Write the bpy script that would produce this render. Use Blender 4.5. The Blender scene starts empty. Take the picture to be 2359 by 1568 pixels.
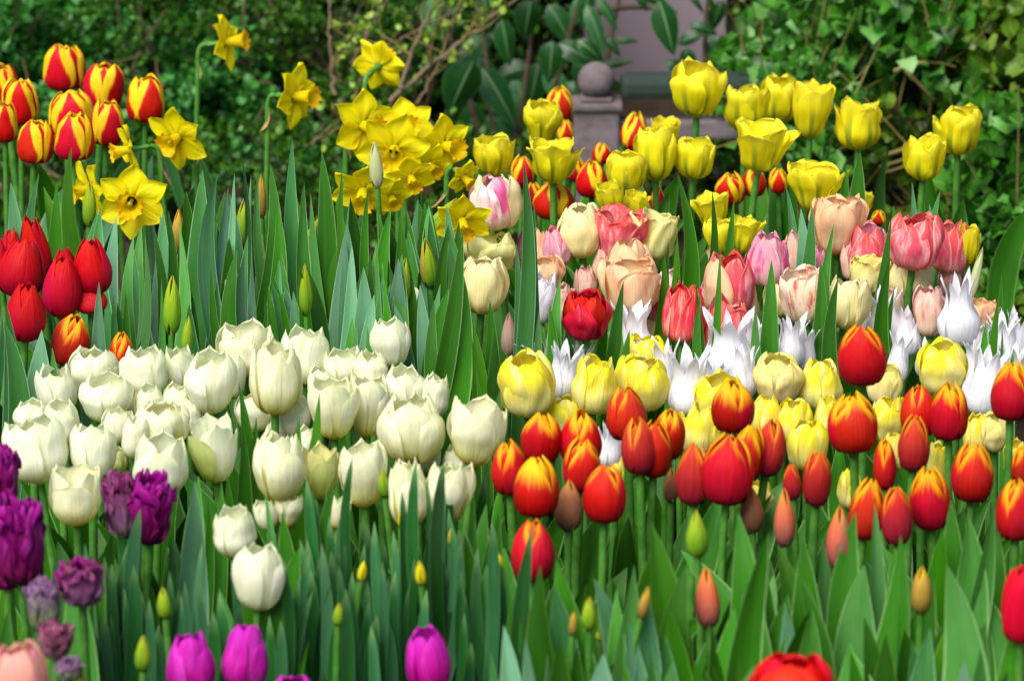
import bpy, math, random
import numpy as np
from mathutils import Vector, Matrix
R = math.radians
SC = bpy.context.scene
COL = SC.collection
# ------------------------------------------------------------------ camera
F = 8389.0            # focal length in photo pixels (photo 2358 x 1568)
CX, CY = 1179.0, 784.0
PITCH = R(15); SLOPE = math.tan(R(6))
CAMP = np.array([0.0, 0.0, 1.73])
FW = np.array([0, math.cos(PITCH), -math.sin(PITCH)])
UP = np.array([0, math.sin(PITCH), math.cos(PITCH)])
RT = np.array([1.0, 0, 0])
cam = bpy.data.cameras.new('camera'); co = bpy.data.objects.new('camera', cam); COL.objects.link(co)
co.location = CAMP; co.rotation_euler = (math.pi/2-PITCH, 0, 0)
cam.sensor_width = 36; cam.lens = 36*F/2358; cam.clip_start = .05; cam.clip_end = 200
SC.camera = co
cam.dof.use_dof = True; cam.dof.focus_distance = 3.72; cam.dof.aperture_fstop = 8.0
# ------------------------------------------------------------------ light
w = bpy.data.worlds.new("World"); SC.world = w; w.use_nodes = True
nt = w.node_tree; bg = nt.nodes['Background']
sky = nt.nodes.new('ShaderNodeTexSky'); sky.sky_type = 'NISHITA'; sky.sun_disc = False
SUN_EL, SUN_AZ = 52, 212
sky.sun_elevation = R(SUN_EL); sky.sun_rotation = R(SUN_AZ)
nt.links.new(sky.outputs[0], bg.inputs[0]); bg.inputs[1].default_value = 0.06
sl = bpy.data.lights.new('sun', 'SUN'); sl.energy = 3.2; sl.angle = R(46); sl.color = (1, .955, .885)
so = bpy.data.objects.new('sun', sl); COL.objects.link(so)
_d = Vector((math.sin(R(SUN_AZ))*math.cos(R(SUN_EL)), math.cos(R(SUN_AZ))*math.cos(R(SUN_EL)), math.sin(R(SUN_EL))))
so.rotation_euler = _d.to_track_quat('Z', 'Y').to_euler()
SC.view_settings.view_transform = 'Standard'; SC.view_settings.look = 'None'
SC.view_settings.exposure = 1.0; SC.view_settings.gamma = 1.0
# ------------------------------------------------------------------ helpers
def ray(x, y): return FW + RT*((x-CX)/F) - UP*((y-CY)/F)
def px(x, y, t): return CAMP + ray(x, y)*t
def tplane(x, y, h):
    r = ray(x, y)
    # z = SLOPE*Y + h
    return (h - CAMP[2]) / (r[2] - SLOPE*r[1])
def ground(p): return SLOPE*p[1]
def lin(c):
    if isinstance(c, str):
        c = [int(c[i:i+2], 16)/255 for i in (0, 2, 4)]
    return tuple(v/12.92 if v <= .04045 else ((v+.055)/1.055)**2.4 for v in c) + (1,)
def mesh_obj(name, V, Fc, mat, parent=None, uv=None, smooth=True):
    me = bpy.data.meshes.new(name)
    V = np.asarray(V, dtype=np.float32); Fc = np.asarray(Fc, dtype=np.int32)
    n = Fc.shape[1]
    me.vertices.add(len(V)); me.vertices.foreach_set('co', V.ravel())
    me.loops.add(Fc.size); me.loops.foreach_set('vertex_index', Fc.ravel())
    me.polygons.add(len(Fc))
    me.polygons.foreach_set('loop_start', np.arange(0, Fc.size, n, dtype=np.int32))
    me.polygons.foreach_set('loop_total', np.full(len(Fc), n, dtype=np.int32))
    if smooth: me.polygons.foreach_set('use_smooth', np.ones(len(Fc), dtype=bool))
    if uv is not None:
        l = me.uv_layers.new(name='UVMap')
        l.data.foreach_set('uv', np.asarray(uv, dtype=np.float32)[Fc.ravel()].ravel())
    me.update(calc_edges=True)
    me.validate()
    me.materials.append(mat)
    o = bpy.data.objects.new(name, me); COL.objects.link(o)
    if parent is not None: o.parent = parent
    return o
def root(name, loc, label, cat, group=None):
    o = bpy.data.objects.new(name, None); COL.objects.link(o)
    o.location = loc; o.empty_display_size = .02
    o['label'] = label; o['category'] = cat
    if group: o['group'] = group
    return o
def grid_faces(nu, nv):          # (nv+1) rows of (nu+1)
    i = np.arange(nv)[:, None]*(nu+1) + np.arange(nu)[None, :]
    i = i.ravel()
    return np.stack([i, i+1, i+nu+2, i+nu+1], 1)
def tube(P, rad, n=8, cap=True):
    P = np.asarray(P, float); m = len(P)
    rad = np.broadcast_to(np.asarray(rad, float), (m,))
    T = np.gradient(P, axis=0); T /= np.linalg.norm(T, axis=1)[:, None]+1e-9
    ref = np.array([0, 1, 0.]) if abs(T[0][1]) < .8 else np.array([1., 0, 0])
    A = np.cross(T, ref); A /= np.linalg.norm(A, axis=1)[:, None]
    B = np.cross(T, A)
    th = np.linspace(0, 2*np.pi, n+1)
    V = P[:, None, :] + rad[:, None, None]*(A[:, None, :]*np.cos(th)[None, :, None] + B[:, None, :]*np.sin(th)[None, :, None])
    uv = np.stack(np.meshgrid(th/(2*np.pi), np.linspace(0, 1, m)), -1).reshape(-1, 2)
    return V.reshape(-1, 3), grid_faces(n, m-1), uv
def join(parts):
    Vs, Fs, Us, o = [], [], [], 0
    for V, Fc, U in parts:
        Vs.append(V); Fs.append(Fc+o); Us.append(U); o += len(V)
    return np.concatenate(Vs), np.concatenate(Fs), np.concatenate(Us)
def bez(a, b, c, n):
    t = np.linspace(0, 1, n)[:, None]
    a, b, c = map(np.asarray, (a, b, c))
    return (1-t)**2*a + 2*t*(1-t)*b + t*t*c
def crom(K, v):                  # smooth interpolation of control rows at v in 0..1
    K = np.asarray(K, float); n = len(K)-1
    x = np.clip(np.asarray(v)*n, 0, n-1e-6); i = x.astype(int); f = (x-i)[:, None]
    g = lambda j: K[np.clip(j, 0, n)]
    p0, p1, p2, p3 = g(i-1), g(i), g(i+1), g(i+2)
    return .5*(2*p1+(p2-p0)*f+(2*p0-5*p1+4*p2-p3)*f**2+(3*p1-p0-3*p2+p3)*f**3)
# ------------------------------------------------------------------ materials
class N:
    def __init__(s, name):
        s.m = bpy.data.materials.new(name); s.m.use_nodes = True; s.t = s.m.node_tree
        s.t.nodes.clear(); s.out = s.t.nodes.new('ShaderNodeOutputMaterial')
    def n(s, ty, **k):
        o = s.t.nodes.new('ShaderNode'+ty)
        for a, b in k.items(): setattr(o, a, b)
        return o
    def set(s, sock, v):
        if isinstance(v, bpy.types.NodeSocket): s.t.links.new(v, sock)
        else: sock.default_value = v
    def math(s, op, a, b=0.0, c=None, clamp=False):
        o = s.n('Math', operation=op, use_clamp=clamp)
        s.set(o.inputs[0], a); s.set(o.inputs[1], b)
        if c is not None: s.set(o.inputs[2], c)
        return o.outputs[0]
    def smooth(s, v, a, b):
        o = s.n('MapRange', interpolation_type='SMOOTHSTEP')
        s.set(o.inputs[0], v); s.set(o.inputs[1], a); s.set(o.inputs[2], b)
        return o.outputs[0]
    def mix(s, f, a, b, mode='MIX'):
        o = s.n('Mix', data_type='RGBA', blend_type=mode)
        s.set(o.inputs[0], f); s.set(o.inputs[6], a); s.set(o.inputs[7], b)
        return o.outputs[2]
    def ramp(s, f, stops):
        o = s.n('ValToRGB'); e = o.color_ramp.elements
        while len(e) < len(stops): e.new(.5)
        for k, (p, c) in zip(e, stops): k.position = p; k.color = c
        s.set(o.inputs[0], f); return o.outputs[0]
    def noise(s, vec, scale, detail=3, rough=.55):
        o = s.n('TexNoise'); s.set(o.inputs['Vector'], vec)
        o.inputs['Scale'].default_value = scale; o.inputs['Detail'].default_value = detail
        o.inputs['Roughness'].default_value = rough
        return o.outputs['Fac']
    def xyz(s, a, b, c):
        o = s.n('CombineXYZ'); s.set(o.inputs[0], a); s.set(o.inputs[1], b); s.set(o.inputs[2], c)
        return o.outputs[0]
    def surface(s, col, rough=.45, transl=.25, bump=None, bstr=.3, spec=.35, sheen=0, tcol=None, bdist=.002):
        p = s.n('BsdfPrincipled'); s.set(p.inputs['Base Color'], col)
        p.inputs['Roughness'].default_value = rough
        p.inputs['Specular IOR Level'].default_value = spec
        if bump is not None:
            b = s.n('Bump'); b.inputs['Strength'].default_value = bstr; b.inputs['Distance'].default_value = bdist
            s.set(b.inputs['Height'], bump); s.t.links.new(b.outputs[0], p.inputs['Normal'])
        if transl > 0:
            t = s.n('BsdfTranslucent'); s.set(t.inputs[0], tcol if tcol is not None else col)
            x = s.n('MixShader'); x.inputs[0].default_value = transl
            s.t.links.new(p.outputs[0], x.inputs[1]); s.t.links.new(t.outputs[0], x.inputs[2])
            s.t.links.new(x.outputs[0], s.out.inputs[0])
        else: s.t.links.new(p.outputs[0], s.out.inputs[0])
        return s.m
def uvr(s):
    uv = s.n('UVMap'); sp = s.n('SeparateXYZ'); s.t.links.new(uv.outputs[0], sp.inputs[0])
    rnd = s.n('ObjectInfo').outputs['Random']
    return sp.outputs[0], sp.outputs[1], rnd
def petal_mat(name, ramp, margin=None, rib=None, blotch=None, transl=.3, vary=.1, rough=.5, veins=.16, sat=1.0):
    """ramp: [(v,hex)] along the petal; margin: (hex, ku, kv, thr, soft); rib: (hex,halfwidth,vmax,strength); blotch:(hex,scale,thr,strength)"""
    s = N(name); U, V, rnd = uvr(s)
    ua = s.math('ABSOLUTE', s.math('MULTIPLY_ADD', U, 2.0, -1.0))
    z = s.math('MULTIPLY', rnd, 37.0)
    st = s.noise(s.xyz(s.math('MULTIPLY', U, 9.0), s.math('MULTIPLY', V, .9), z), 1.0, 4)
    fine = s.noise(s.xyz(s.math('MULTIPLY', U, 38.0), s.math('MULTIPLY', V, 1.6), z), 1.0, 3)
    big = s.noise(s.xyz(s.math('MULTIPLY', U, 2.2), s.math('MULTIPLY', V, 2.2), z), 1.0, 2)
    vv = s.math('ADD', V, s.math('MULTIPLY_ADD', st, .3, -.15))
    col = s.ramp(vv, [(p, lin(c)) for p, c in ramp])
    if blotch:
        hx, sc_, thr, stg = blotch
        bn = s.noise(s.xyz(s.math('MULTIPLY', U, sc_*2), s.math('MULTIPLY', V, sc_*.8), s.math('ADD', z, 5.0)), 1.0, 5, .65)
        col = s.mix(s.math('MULTIPLY', s.smooth(bn, thr-.08, thr+.1), stg), col, lin(hx))
    if rib:
        hx, hw, vm, stg = rib
        f = s.math('MULTIPLY', s.smooth(s.math('ADD', ua, s.math('MULTIPLY_ADD', st, .2, -.1)), hw, hw*.3), s.smooth(V, vm, vm*.45))
        col = s.mix(s.math('MULTIPLY', f, stg), col, lin(hx))
    if margin:
        hx, ku, kv, thr, soft = margin
        f = s.math('ADD', s.math('MULTIPLY', ua, ku), s.math('MULTIPLY', V, kv))
        f = s.math('ADD', f, s.math('MULTIPLY_ADD', st, .45, -.22))
        col = s.mix(s.smooth(f, thr-soft, thr+soft), col, lin(hx))
    h = s.n('HueSaturation'); s.set(h.inputs['Color'], col); h.inputs['Saturation'].default_value = sat
    val = s.math('ADD', s.math('MULTIPLY_ADD', fine, veins*2, 1-veins), s.math('MULTIPLY_ADD', s.math('FRACT', s.math('MULTIPLY', rnd, 7.3)), vary*2, -vary))
    val = s.math('ADD', val, s.math('MULTIPLY_ADD', big, .24, -.12))
    s.set(h.inputs['Value'], val)
    s.set(h.inputs['Hue'], s.math('MULTIPLY_ADD', rnd, .012, .494))
    return s.surface(h.outputs[0], rough, transl, s.math('ADD', s.math('ADD', s.math('MULTIPLY', fine, .6), big), st), .5, .22, bdist=.003)
def leaf_mat(name, a, b, c, edge='7fae66', rough=.42, transl=.22, tip=None, mid=None):
    s = N(name); U, V, rnd = uvr(s)
    ua = s.math('ABSOLUTE', s.math('MULTIPLY_ADD', U, 2.0, -1.0))
    z = s.math('MULTIPLY', rnd, 51.0)
    fine = s.noise(s.xyz(s.math('MULTIPLY', U, 30.0), s.math('MULTIPLY', V, 1.2), z), 1.0, 4, .7)
    big = s.noise(s.xyz(s.math('MULTIPLY', U, 2.0), s.math('MULTIPLY', V, 5.0), z), 1.0, 3)
    f = s.math('ADD', s.math('MULTIPLY', rnd, .85), s.math('MULTIPLY_ADD', big, .6, -.25))
    col = s.ramp(f, [(0.05, lin(a)), (.5, lin(b)), (.95, lin(c))])
    col = s.mix(s.math('MULTIPLY', s.smooth(ua, .86, .98), .55), col, lin(edge))
    if mid: col = s.mix(s.math('MULTIPLY', s.smooth(ua, .07, .02), .7), col, lin(mid))
    if tip: col = s.mix(s.smooth(V, .9, 1.0), col, lin(tip))
    h = s.n('HueSaturation'); s.set(h.inputs['Color'], col)
    s.set(h.inputs['Value'], s.math('ADD', s.math('MULTIPLY_ADD', fine, 1.0, .5), s.math('MULTIPLY_ADD', s.math('FRACT', s.math('MULTIPLY', rnd, 11.7)), .7, -.35)))
    return s.surface(h.outputs[0], rough, transl, s.math('ADD', fine, s.math('MULTIPLY', big, .5)), .4, .4, bdist=.0012)
def plain_mat(name, hx, rough=.6, transl=0, scale=30, amt=.25, hx2=None, bstr=.3, spec=.3):
    s = N(name); tc = s.n('TexCoord').outputs['Object']
    n1 = s.noise(tc, scale, 5, .6)
    col = s.mix(s.smooth(n1, .3, .7), lin(hx), lin(hx2 or hx))
    h = s.n('HueSaturation'); s.set(h.inputs['Color'], col)
    s.set(h.inputs['Value'], s.math('MULTIPLY_ADD', n1, amt*2, 1-amt))
    return s.surface(h.outputs[0], rough, transl, n1, bstr, spec, bdist=.004)
def island_mat(name, cols, rough=.4, transl=.25, spec=.4):
    s = N(name); g = s.n('NewGeometry').outputs['Random Per Island']
    U, V, rnd = uvr(s)
    tc = s.n('TexCoord').outputs['Object']
    n1 = s.noise(tc, 7, 2)
    f = s.math('ADD', s.math('MULTIPLY', g, .75), s.math('MULTIPLY_ADD', n1, 1.3, -.52), clamp=True)
    k = len(cols)
    col = s.ramp(f, [(i/(k-1), lin(c)) for i, c in enumerate(cols)])
    ua = s.math('ABSOLUTE', s.math('MULTIPLY_ADD', U, 2.0, -1.0))
    col = s.mix(s.math('MULTIPLY', s.smooth(ua, .12, .02), .35), col, lin('9db874'))
    return s.surface(col, rough, transl, None, 0, spec)
M = {}
M['stem'] = plain_mat('stem_green', '3c7a24', .5, .1, 60, .2, '568c38')
M['stem_dusk'] = plain_mat('stem_dusky', '8a7a6a', .5, .1, 60, .2, '8fa04a')
M['pistil'] = plain_mat('pistil', 'b9c048', .6)
M['leafT'] = leaf_mat('tulip_leaf', '2c6408', '3a8018', '5c9850', 'a4cc84')
M['leafY'] = leaf_mat('tulip_leaf_yellowgreen', '44780a', '5a9418', '78aa2c', 'a5c850')
M['leafB'] = leaf_mat('tulip_leaf_blue', '306818', '428444', '74a484', 'a8d0b0')
M['leafN'] = leaf_mat('narcissus_leaf', '16460c', '1e5a22', '3a7048', '5c9068', tip='5f8a50')
M['leafD'] = leaf_mat('dark_leaf', '205000', '2c6a04', '427c10', '72a440')
# tulip varieties
M['white'] = petal_mat('white_petal', [(0.0, 'd8bc1e'), (.15, 'dce070'), (.38, 'eff2cc'), (.68, 'f9f9e4'), (1, 'eef4c8')], transl=.36, vary=.03, veins=.03, rib=('e0e6b0', .16, 1.6, .25))
M['whitey'] = petal_mat('white_petal_yellow_base', [(0.0, 'eab000'), (.20, 'ecd634'), (.42, 'f0eeac'), (.70, 'f9f8da'), (1, 'f0f3c4')], transl=.36, vary=.03, veins=.03, rib=('e4e6b0', .16, 1.6, .25))
M['whiteg'] = petal_mat('greenish_petal', [(0.0, 'a8b440'), (.4, 'b9c85c'), (1, 'd6dc98')], transl=.3, veins=.08)
M['lily'] = petal_mat('pure_white_petal', [(0.0, 'd4d8b4'), (.3, 'f0eff2'), (1, 'f6f4fa')], transl=.36, vary=.03, veins=.04)
M['pale'] = petal_mat('pale_yellow_petal', [(0.0, 'ecd878'), (.4, 'f4ea90'), (.75, 'f6e83c'), (1, 'f8e81c')], blotch=('f8f2b8', 1.6, .55, .7), transl=.34, vary=.05, veins=.05)
M['palep'] = petal_mat('pale_yellow_petal_pink_stain', [(0.0, 'e8d9a0'), (.5, 'efe3a4'), (1, 'f1e87c')], blotch=('d49a86', 1.8, .62, .6), transl=.3, vary=.04, veins=.05)
M['vyel'] = petal_mat('yellow_petal', [(0.0, 'a8b81c'), (.25, 'dcd21a'), (.7, 'f0e418'), (1, 'f2e63c')], rib=('79922a', .24, .95, .8), transl=.34, vary=.06, veins=.07)
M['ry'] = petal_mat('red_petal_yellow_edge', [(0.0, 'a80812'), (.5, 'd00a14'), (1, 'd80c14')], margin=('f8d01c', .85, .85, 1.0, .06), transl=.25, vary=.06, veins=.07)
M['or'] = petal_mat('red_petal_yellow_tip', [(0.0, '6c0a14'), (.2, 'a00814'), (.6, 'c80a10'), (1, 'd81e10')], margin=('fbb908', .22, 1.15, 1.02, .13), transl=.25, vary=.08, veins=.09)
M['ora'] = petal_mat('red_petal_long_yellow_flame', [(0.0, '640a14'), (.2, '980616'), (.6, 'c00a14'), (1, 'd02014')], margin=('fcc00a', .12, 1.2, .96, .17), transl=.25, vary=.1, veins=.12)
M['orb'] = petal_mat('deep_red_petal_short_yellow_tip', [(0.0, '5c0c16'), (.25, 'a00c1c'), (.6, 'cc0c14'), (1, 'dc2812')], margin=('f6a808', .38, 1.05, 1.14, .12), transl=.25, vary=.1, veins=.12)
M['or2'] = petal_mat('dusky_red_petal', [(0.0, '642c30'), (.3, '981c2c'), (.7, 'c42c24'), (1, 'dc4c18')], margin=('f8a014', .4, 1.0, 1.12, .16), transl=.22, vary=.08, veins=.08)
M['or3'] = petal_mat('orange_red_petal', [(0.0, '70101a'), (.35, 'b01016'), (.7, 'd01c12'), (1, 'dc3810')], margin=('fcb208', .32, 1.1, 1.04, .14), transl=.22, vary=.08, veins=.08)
M['budo'] = petal_mat('orange_bud_petal', [(0.0, '5e3a34'), (.25, '9c5650'), (.6, 'd66a48'), (1, 'f09a34')], transl=.15, vary=.05, veins=.08)
M['budb'] = petal_mat('brown_bud_petal', [(0.0, '4a4428'), (.3, '7e5440'), (.7, 'b06e4c'), (1, 'dd9a34')], transl=.15, vary=.05, veins=.1)
M['budy'] = petal_mat('yellow_brown_bud_petal', [(0.0, '5c5c1e'), (.3, '8a7430'), (.7, 'c09a3c'), (1, 'e8b81c')], transl=.15, vary=.05, veins=.1)
M['budg'] = petal_mat('green_bud_petal', [(0.0, '4f8420'), (.4, '7aa61e'), (.85, 'a8bc22'), (1, 'd2b23e')], transl=.2, vary=.08, veins=.12, rib=('4d7a1a', .08, 1.5, .7))
M['budp'] = petal_mat('pale_bud_petal', [(0.0, 'a8a894'), (.3, 'b9c088'), (.8, 'c6cf96'), (1, 'd0d6a0')], transl=.2, veins=.08)
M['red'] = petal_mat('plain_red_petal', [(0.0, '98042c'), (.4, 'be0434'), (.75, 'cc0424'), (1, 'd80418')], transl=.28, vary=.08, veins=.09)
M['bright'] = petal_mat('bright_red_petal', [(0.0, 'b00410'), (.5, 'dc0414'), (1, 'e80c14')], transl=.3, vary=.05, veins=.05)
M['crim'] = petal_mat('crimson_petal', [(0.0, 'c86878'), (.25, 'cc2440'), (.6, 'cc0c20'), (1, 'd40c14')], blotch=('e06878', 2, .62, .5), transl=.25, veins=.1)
M['cream'] = petal_mat('cream_petal', [(0.0, 'e0d070'), (.4, 'f3e8a0'), (1, 'f6ecb4')], blotch=('f0c8a4', 1.8, .6, .5), transl=.32, veins=.07)
M['creamg'] = petal_mat('cream_green_petal', [(0.0, 'ccd470'), (.5, 'ecea98'), (1, 'eee8a0')], blotch=('d0b890', 2, .62, .4), transl=.32, veins=.07)
M['peach'] = petal_mat('peach_petal', [(0.0, 'ecd890'), (.35, 'f6dcac'), (1, 'f6cc9c')], margin=('f4b078', 1.0, .1, .98, .12), blotch=('f0a08c', 2.2, .57, .7), transl=.32, veins=.1)
M['coral'] = petal_mat('coral_petal', [(0.0, 'f2cc98'), (.22, 'f09c88'), (.55, 'ec5c74'), (1, 'ee5c50')], margin=('f8c4bc', 1.0, 0, .97, .1), blotch=('f8c0bc', 2.8, .55, .75), transl=.3, veins=.14)
M['coralr'] = petal_mat('coral_red_petal', [(0.0, 'f0b488'), (.3, 'ee7468'), (.6, 'e43440'), (1, 'e63a28')], margin=('f6b0a4', 1.0, 0, 1.0, .1), blotch=('f6b4a4', 2.8, .55, .7), transl=.3, veins=.14)
M['pink'] = petal_mat('pink_petal', [(0.0, 'f4dcb0'), (.3, 'f6d4c8'), (.6, 'f2b4c4'), (1, 'f4b0b8')], margin=('f8dcd8', 1.0, 0, .95, .12), blotch=('e4288c', 1.7, .54, .85), transl=.3, veins=.1)
M['dusty'] = petal_mat('dusty_pink_petal', [(0.0, 'e4dca8'), (.4, 'f2d0b8'), (1, 'f0c0b0')], blotch=('dc8a84', 2.2, .56, .7), transl=.28, veins=.1)
M['pstreak'] = petal_mat('cream_petal_magenta_streak', [(0.0, 'd8d890'), (.35, 'f0dccc'), (1, 'f2e4dc')], blotch=('e03890', 1.4, .52, .9), transl=.3, veins=.07)
M['cstreak'] = petal_mat('cream_petal_red_streak', [(0.0, 'e0dc88'), (.4, 'f6e4c4'), (1, 'f6dcc0')], blotch=('dc3048', 3.4, .6, .85), transl=.3, veins=.1)
M['dbud'] = petal_mat('dusky_grey_pink_petal', [(0.0, '8c8060'), (.5, 'b09888'), (1, 'b88a7c')], blotch=('a06a60', 2, .55, .6), transl=.25, veins=.1)
M['mag'] = petal_mat('magenta_petal', [(0.0, '8c0c60'), (.5, 'c00c92'), (1, 'd428c0')], blotch=('dc50cc', 1.2, .55, .5), transl=.28, vary=.06, veins=.1)
M['pur'] = petal_mat('purple_petal', [(0.0, '3c0824'), (.4, '700648'), (1, '980c80')], blotch=('c040b8', 2.2, .62, .7), transl=.25, veins=.16)
M['purd'] = petal_mat('dusky_purple_petal', [(0.0, '6c7840'), (.4, '74486c'), (1, '802c64')], blotch=('94708c', 2.2, .58, .6), transl=.25, veins=.14)
M['purg'] = petal_mat('grey_green_purple_petal', [(0.0, '5c7838'), (.5, '74845c'), (1, '845c84')], blotch=('906c90', 2.4, .56, .6), transl=.25, veins=.14)
M['pdust'] = petal_mat('dusty_mauve_petal', [(0.0, '6c6c44'), (.4, '7c4c5c'), (1, '803058')], blotch=('b88494', 2.4, .56, .6), transl=.25, veins=.14)
M['salm'] = petal_mat('salmon_petal', [(0.0, 'f0b8a0'), (.5, 'f2a890'), (1, 'f0b0a0')], blotch=('e050a8', 1.0, .62, .8), transl=.3, veins=.05)
M['daf'] = petal_mat('daffodil_petal', [(0.0, 'e6d40a'), (.5, 'f8ea08'), (1, 'faf010')], transl=.42, vary=.06, veins=.07)
M['trump'] = petal_mat('daffodil_trumpet', [(0.0, 'ecdc10'), (.6, 'f8da0a'), (1, 'f7c208')], transl=.4, vary=.04, veins=.1)
M['spathe'] = plain_mat('spathe', 'a88c5c', .7, .2, 60, .2, 'b89870')
# ------------------------------------------------------------------ flower builders
PROF = {   # (radius, height) control rows along the petal
 'egg':  [(.10,0),(.66,.05),(.92,.20),(1.0,.40),(.93,.60),(.70,.80),(.26,.98)],
 'round':[(.10,0),(.72,.06),(.95,.20),(1.0,.38),(.98,.58),(.86,.80),(.52,.99)],
 'cup':  [(.10,0),(.58,.05),(.88,.20),(1.0,.40),(1.0,.60),(.90,.81),(.64,1.0)],
 'open': [(.10,0),(.52,.05),(.82,.20),(.93,.42),(.98,.64),(.97,.84),(.92,1.0)],
 'wcup': [(.10,0),(.46,.05),(.78,.18),(.95,.38),(1.0,.58),(.95,.79),(.72,.98)],
 'wopen':[(.10,0),(.42,.05),(.72,.18),(.90,.38),(1.0,.60),(1.02,.82),(.94,1.0)],
 'wide': [(.10,0),(.42,.06),(.66,.20),(.80,.42),(.93,.64),(1.04,.84),(1.14,.98)],
 'lily': [(.10,0),(.62,.06),(.86,.20),(.84,.38),(.70,.56),(.70,.78),(1.08,1.0)],
 'lilyc':[(.10,0),(.60,.06),(.82,.18),(.86,.36),(.66,.56),(.60,.78),(.90,1.0)],
 'bud':  [(.30,0),(.78,.10),(1.0,.28),(.96,.48),(.74,.68),(.42,.86),(.06,1.0)],
 'slim': [(.20,0),(.66,.08),(.94,.24),(1.0,.44),(.86,.64),(.62,.84),(.34,1.0)],
 'tall': [(.14,0),(.70,.05),(.94,.18),(1.0,.38),(.94,.60),(.80,.82),(.60,1.0)],
}
# variety: profile, petals, half angle, tip power, cusp, ruffle, wrinkle, colour
class Var:
    def __init__(s, prof, mat, n=6, ang=64, tip=1.6, cusp=0., ruf=.0, wr=.012, opn=.05, frill=0.0, curl=.10, inner=.88, leaf='leafT', hz=.38, nl=3, lw=(.026, .046), sp=(.03, .12)):
        s.__dict__.update(locals()); del s.__dict__['s']
def petal(Rr, H, K, ang, tip, cusp, ruf, wr, opn, curl, frill, rng, phi, nu=12, nv=18):
    if frill > .05: nu, nv = 26, 30
    v = 1-(1-np.linspace(0, 1, nv+1))**1.75; u = np.sin(np.linspace(-1, 1, nu+1)*1.35)/math.sin(1.35)
    rz = crom(K, v)
    x = np.clip((v-(.42 if tip > 0 else .55))/(.58 if tip > 0 else .45), 0, 1)
    pw = 4.2 if tip >= 2.1 else 2.5
    wf = (.30+.70*np.clip(v/.38, 0, 1)**.75)*(1-x**pw)**(1/tip) if tip > 0 else (.30+.70*np.clip(v/.3, 0, 1)**.75)*(1-x)**.8
    wf[-1] = .03
    Uu, Vv = np.meshgrid(u, v)
    r = np.repeat(rz[:, :1], nu+1, 1); z = np.repeat(rz[:, 1:2], nu+1, 1)
    r = r + opn*Vv**1.5
    a = np.radians(ang)*wf[:, None]*Uu
    # when the cup is open, keep width rather than angle
    r = r*(1-curl*Uu**2*(.3+.7*Vv))
    r = r + .028*np.exp(-(Uu/.16)**2)*Vv*(1-Vv)*4*-1
    z = z - .05*Uu**2*Vv
    r = r*(1+.0*Uu)
    if cusp: z = z + cusp*np.exp(-(Uu*wf[:, None]/.10)**2)*Vv**9; 
    p = rng.uniform(0, 6.28, 8)
    if ruf:
        e = np.abs(Uu)**2
        r = r + ruf*e*np.sin(Vv*11+p[0]+np.sign(Uu)*p[1])*Vv**.5
        z = z + ruf*.6*Vv*np.sin(Uu*5+p[2])*Vv
    if frill:
        e = np.clip((np.maximum(np.abs(Uu), Vv**3)-.4)/.6, 0, 1)
        r = r + frill*e*np.sin(Uu*13+p[3]+Vv*7)*Vv**.3 + frill*.6*e*np.sin(Vv*23+p[4]+Uu*4)
        z = z + frill*.9*e*np.sin(Uu*17+p[5]+Vv*9)*Vv
    r = r + wr*.55*np.sin(Uu*8.5+p[1]+Vv*3)*np.sin(Vv*6+p[2])*np.clip(Vv*2, 0, 1)
    r = r + wr*(np.sin(Uu*3.1+Vv*7+p[6])+np.sin(Uu*6.3-Vv*5+p[7])*.7+.5*np.sin(Uu*9-Vv*13+p[5]))*np.clip(Vv*3, 0, 1)
    A = a+phi
    if frill > .05: A = A+frill*1.2*np.sin(Vv*19+p[1]+Uu*3)*np.abs(Uu)
    X = np.stack([Rr*r*np.cos(A), Rr*r*np.sin(A), H*z], -1).reshape(-1, 3)
    uv = np.stack([(Uu+1)/2, Vv], -1).reshape(-1, 2)
    return X, grid_faces(nu, nv), uv
def frame(d, roll=0):            # rotation matrix taking +Z to d
    q = Vector(d).to_track_quat('Z', 'Y').to_matrix()
    return np.array(q @ Matrix.Rotation(roll, 3, 'Z'))
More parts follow.
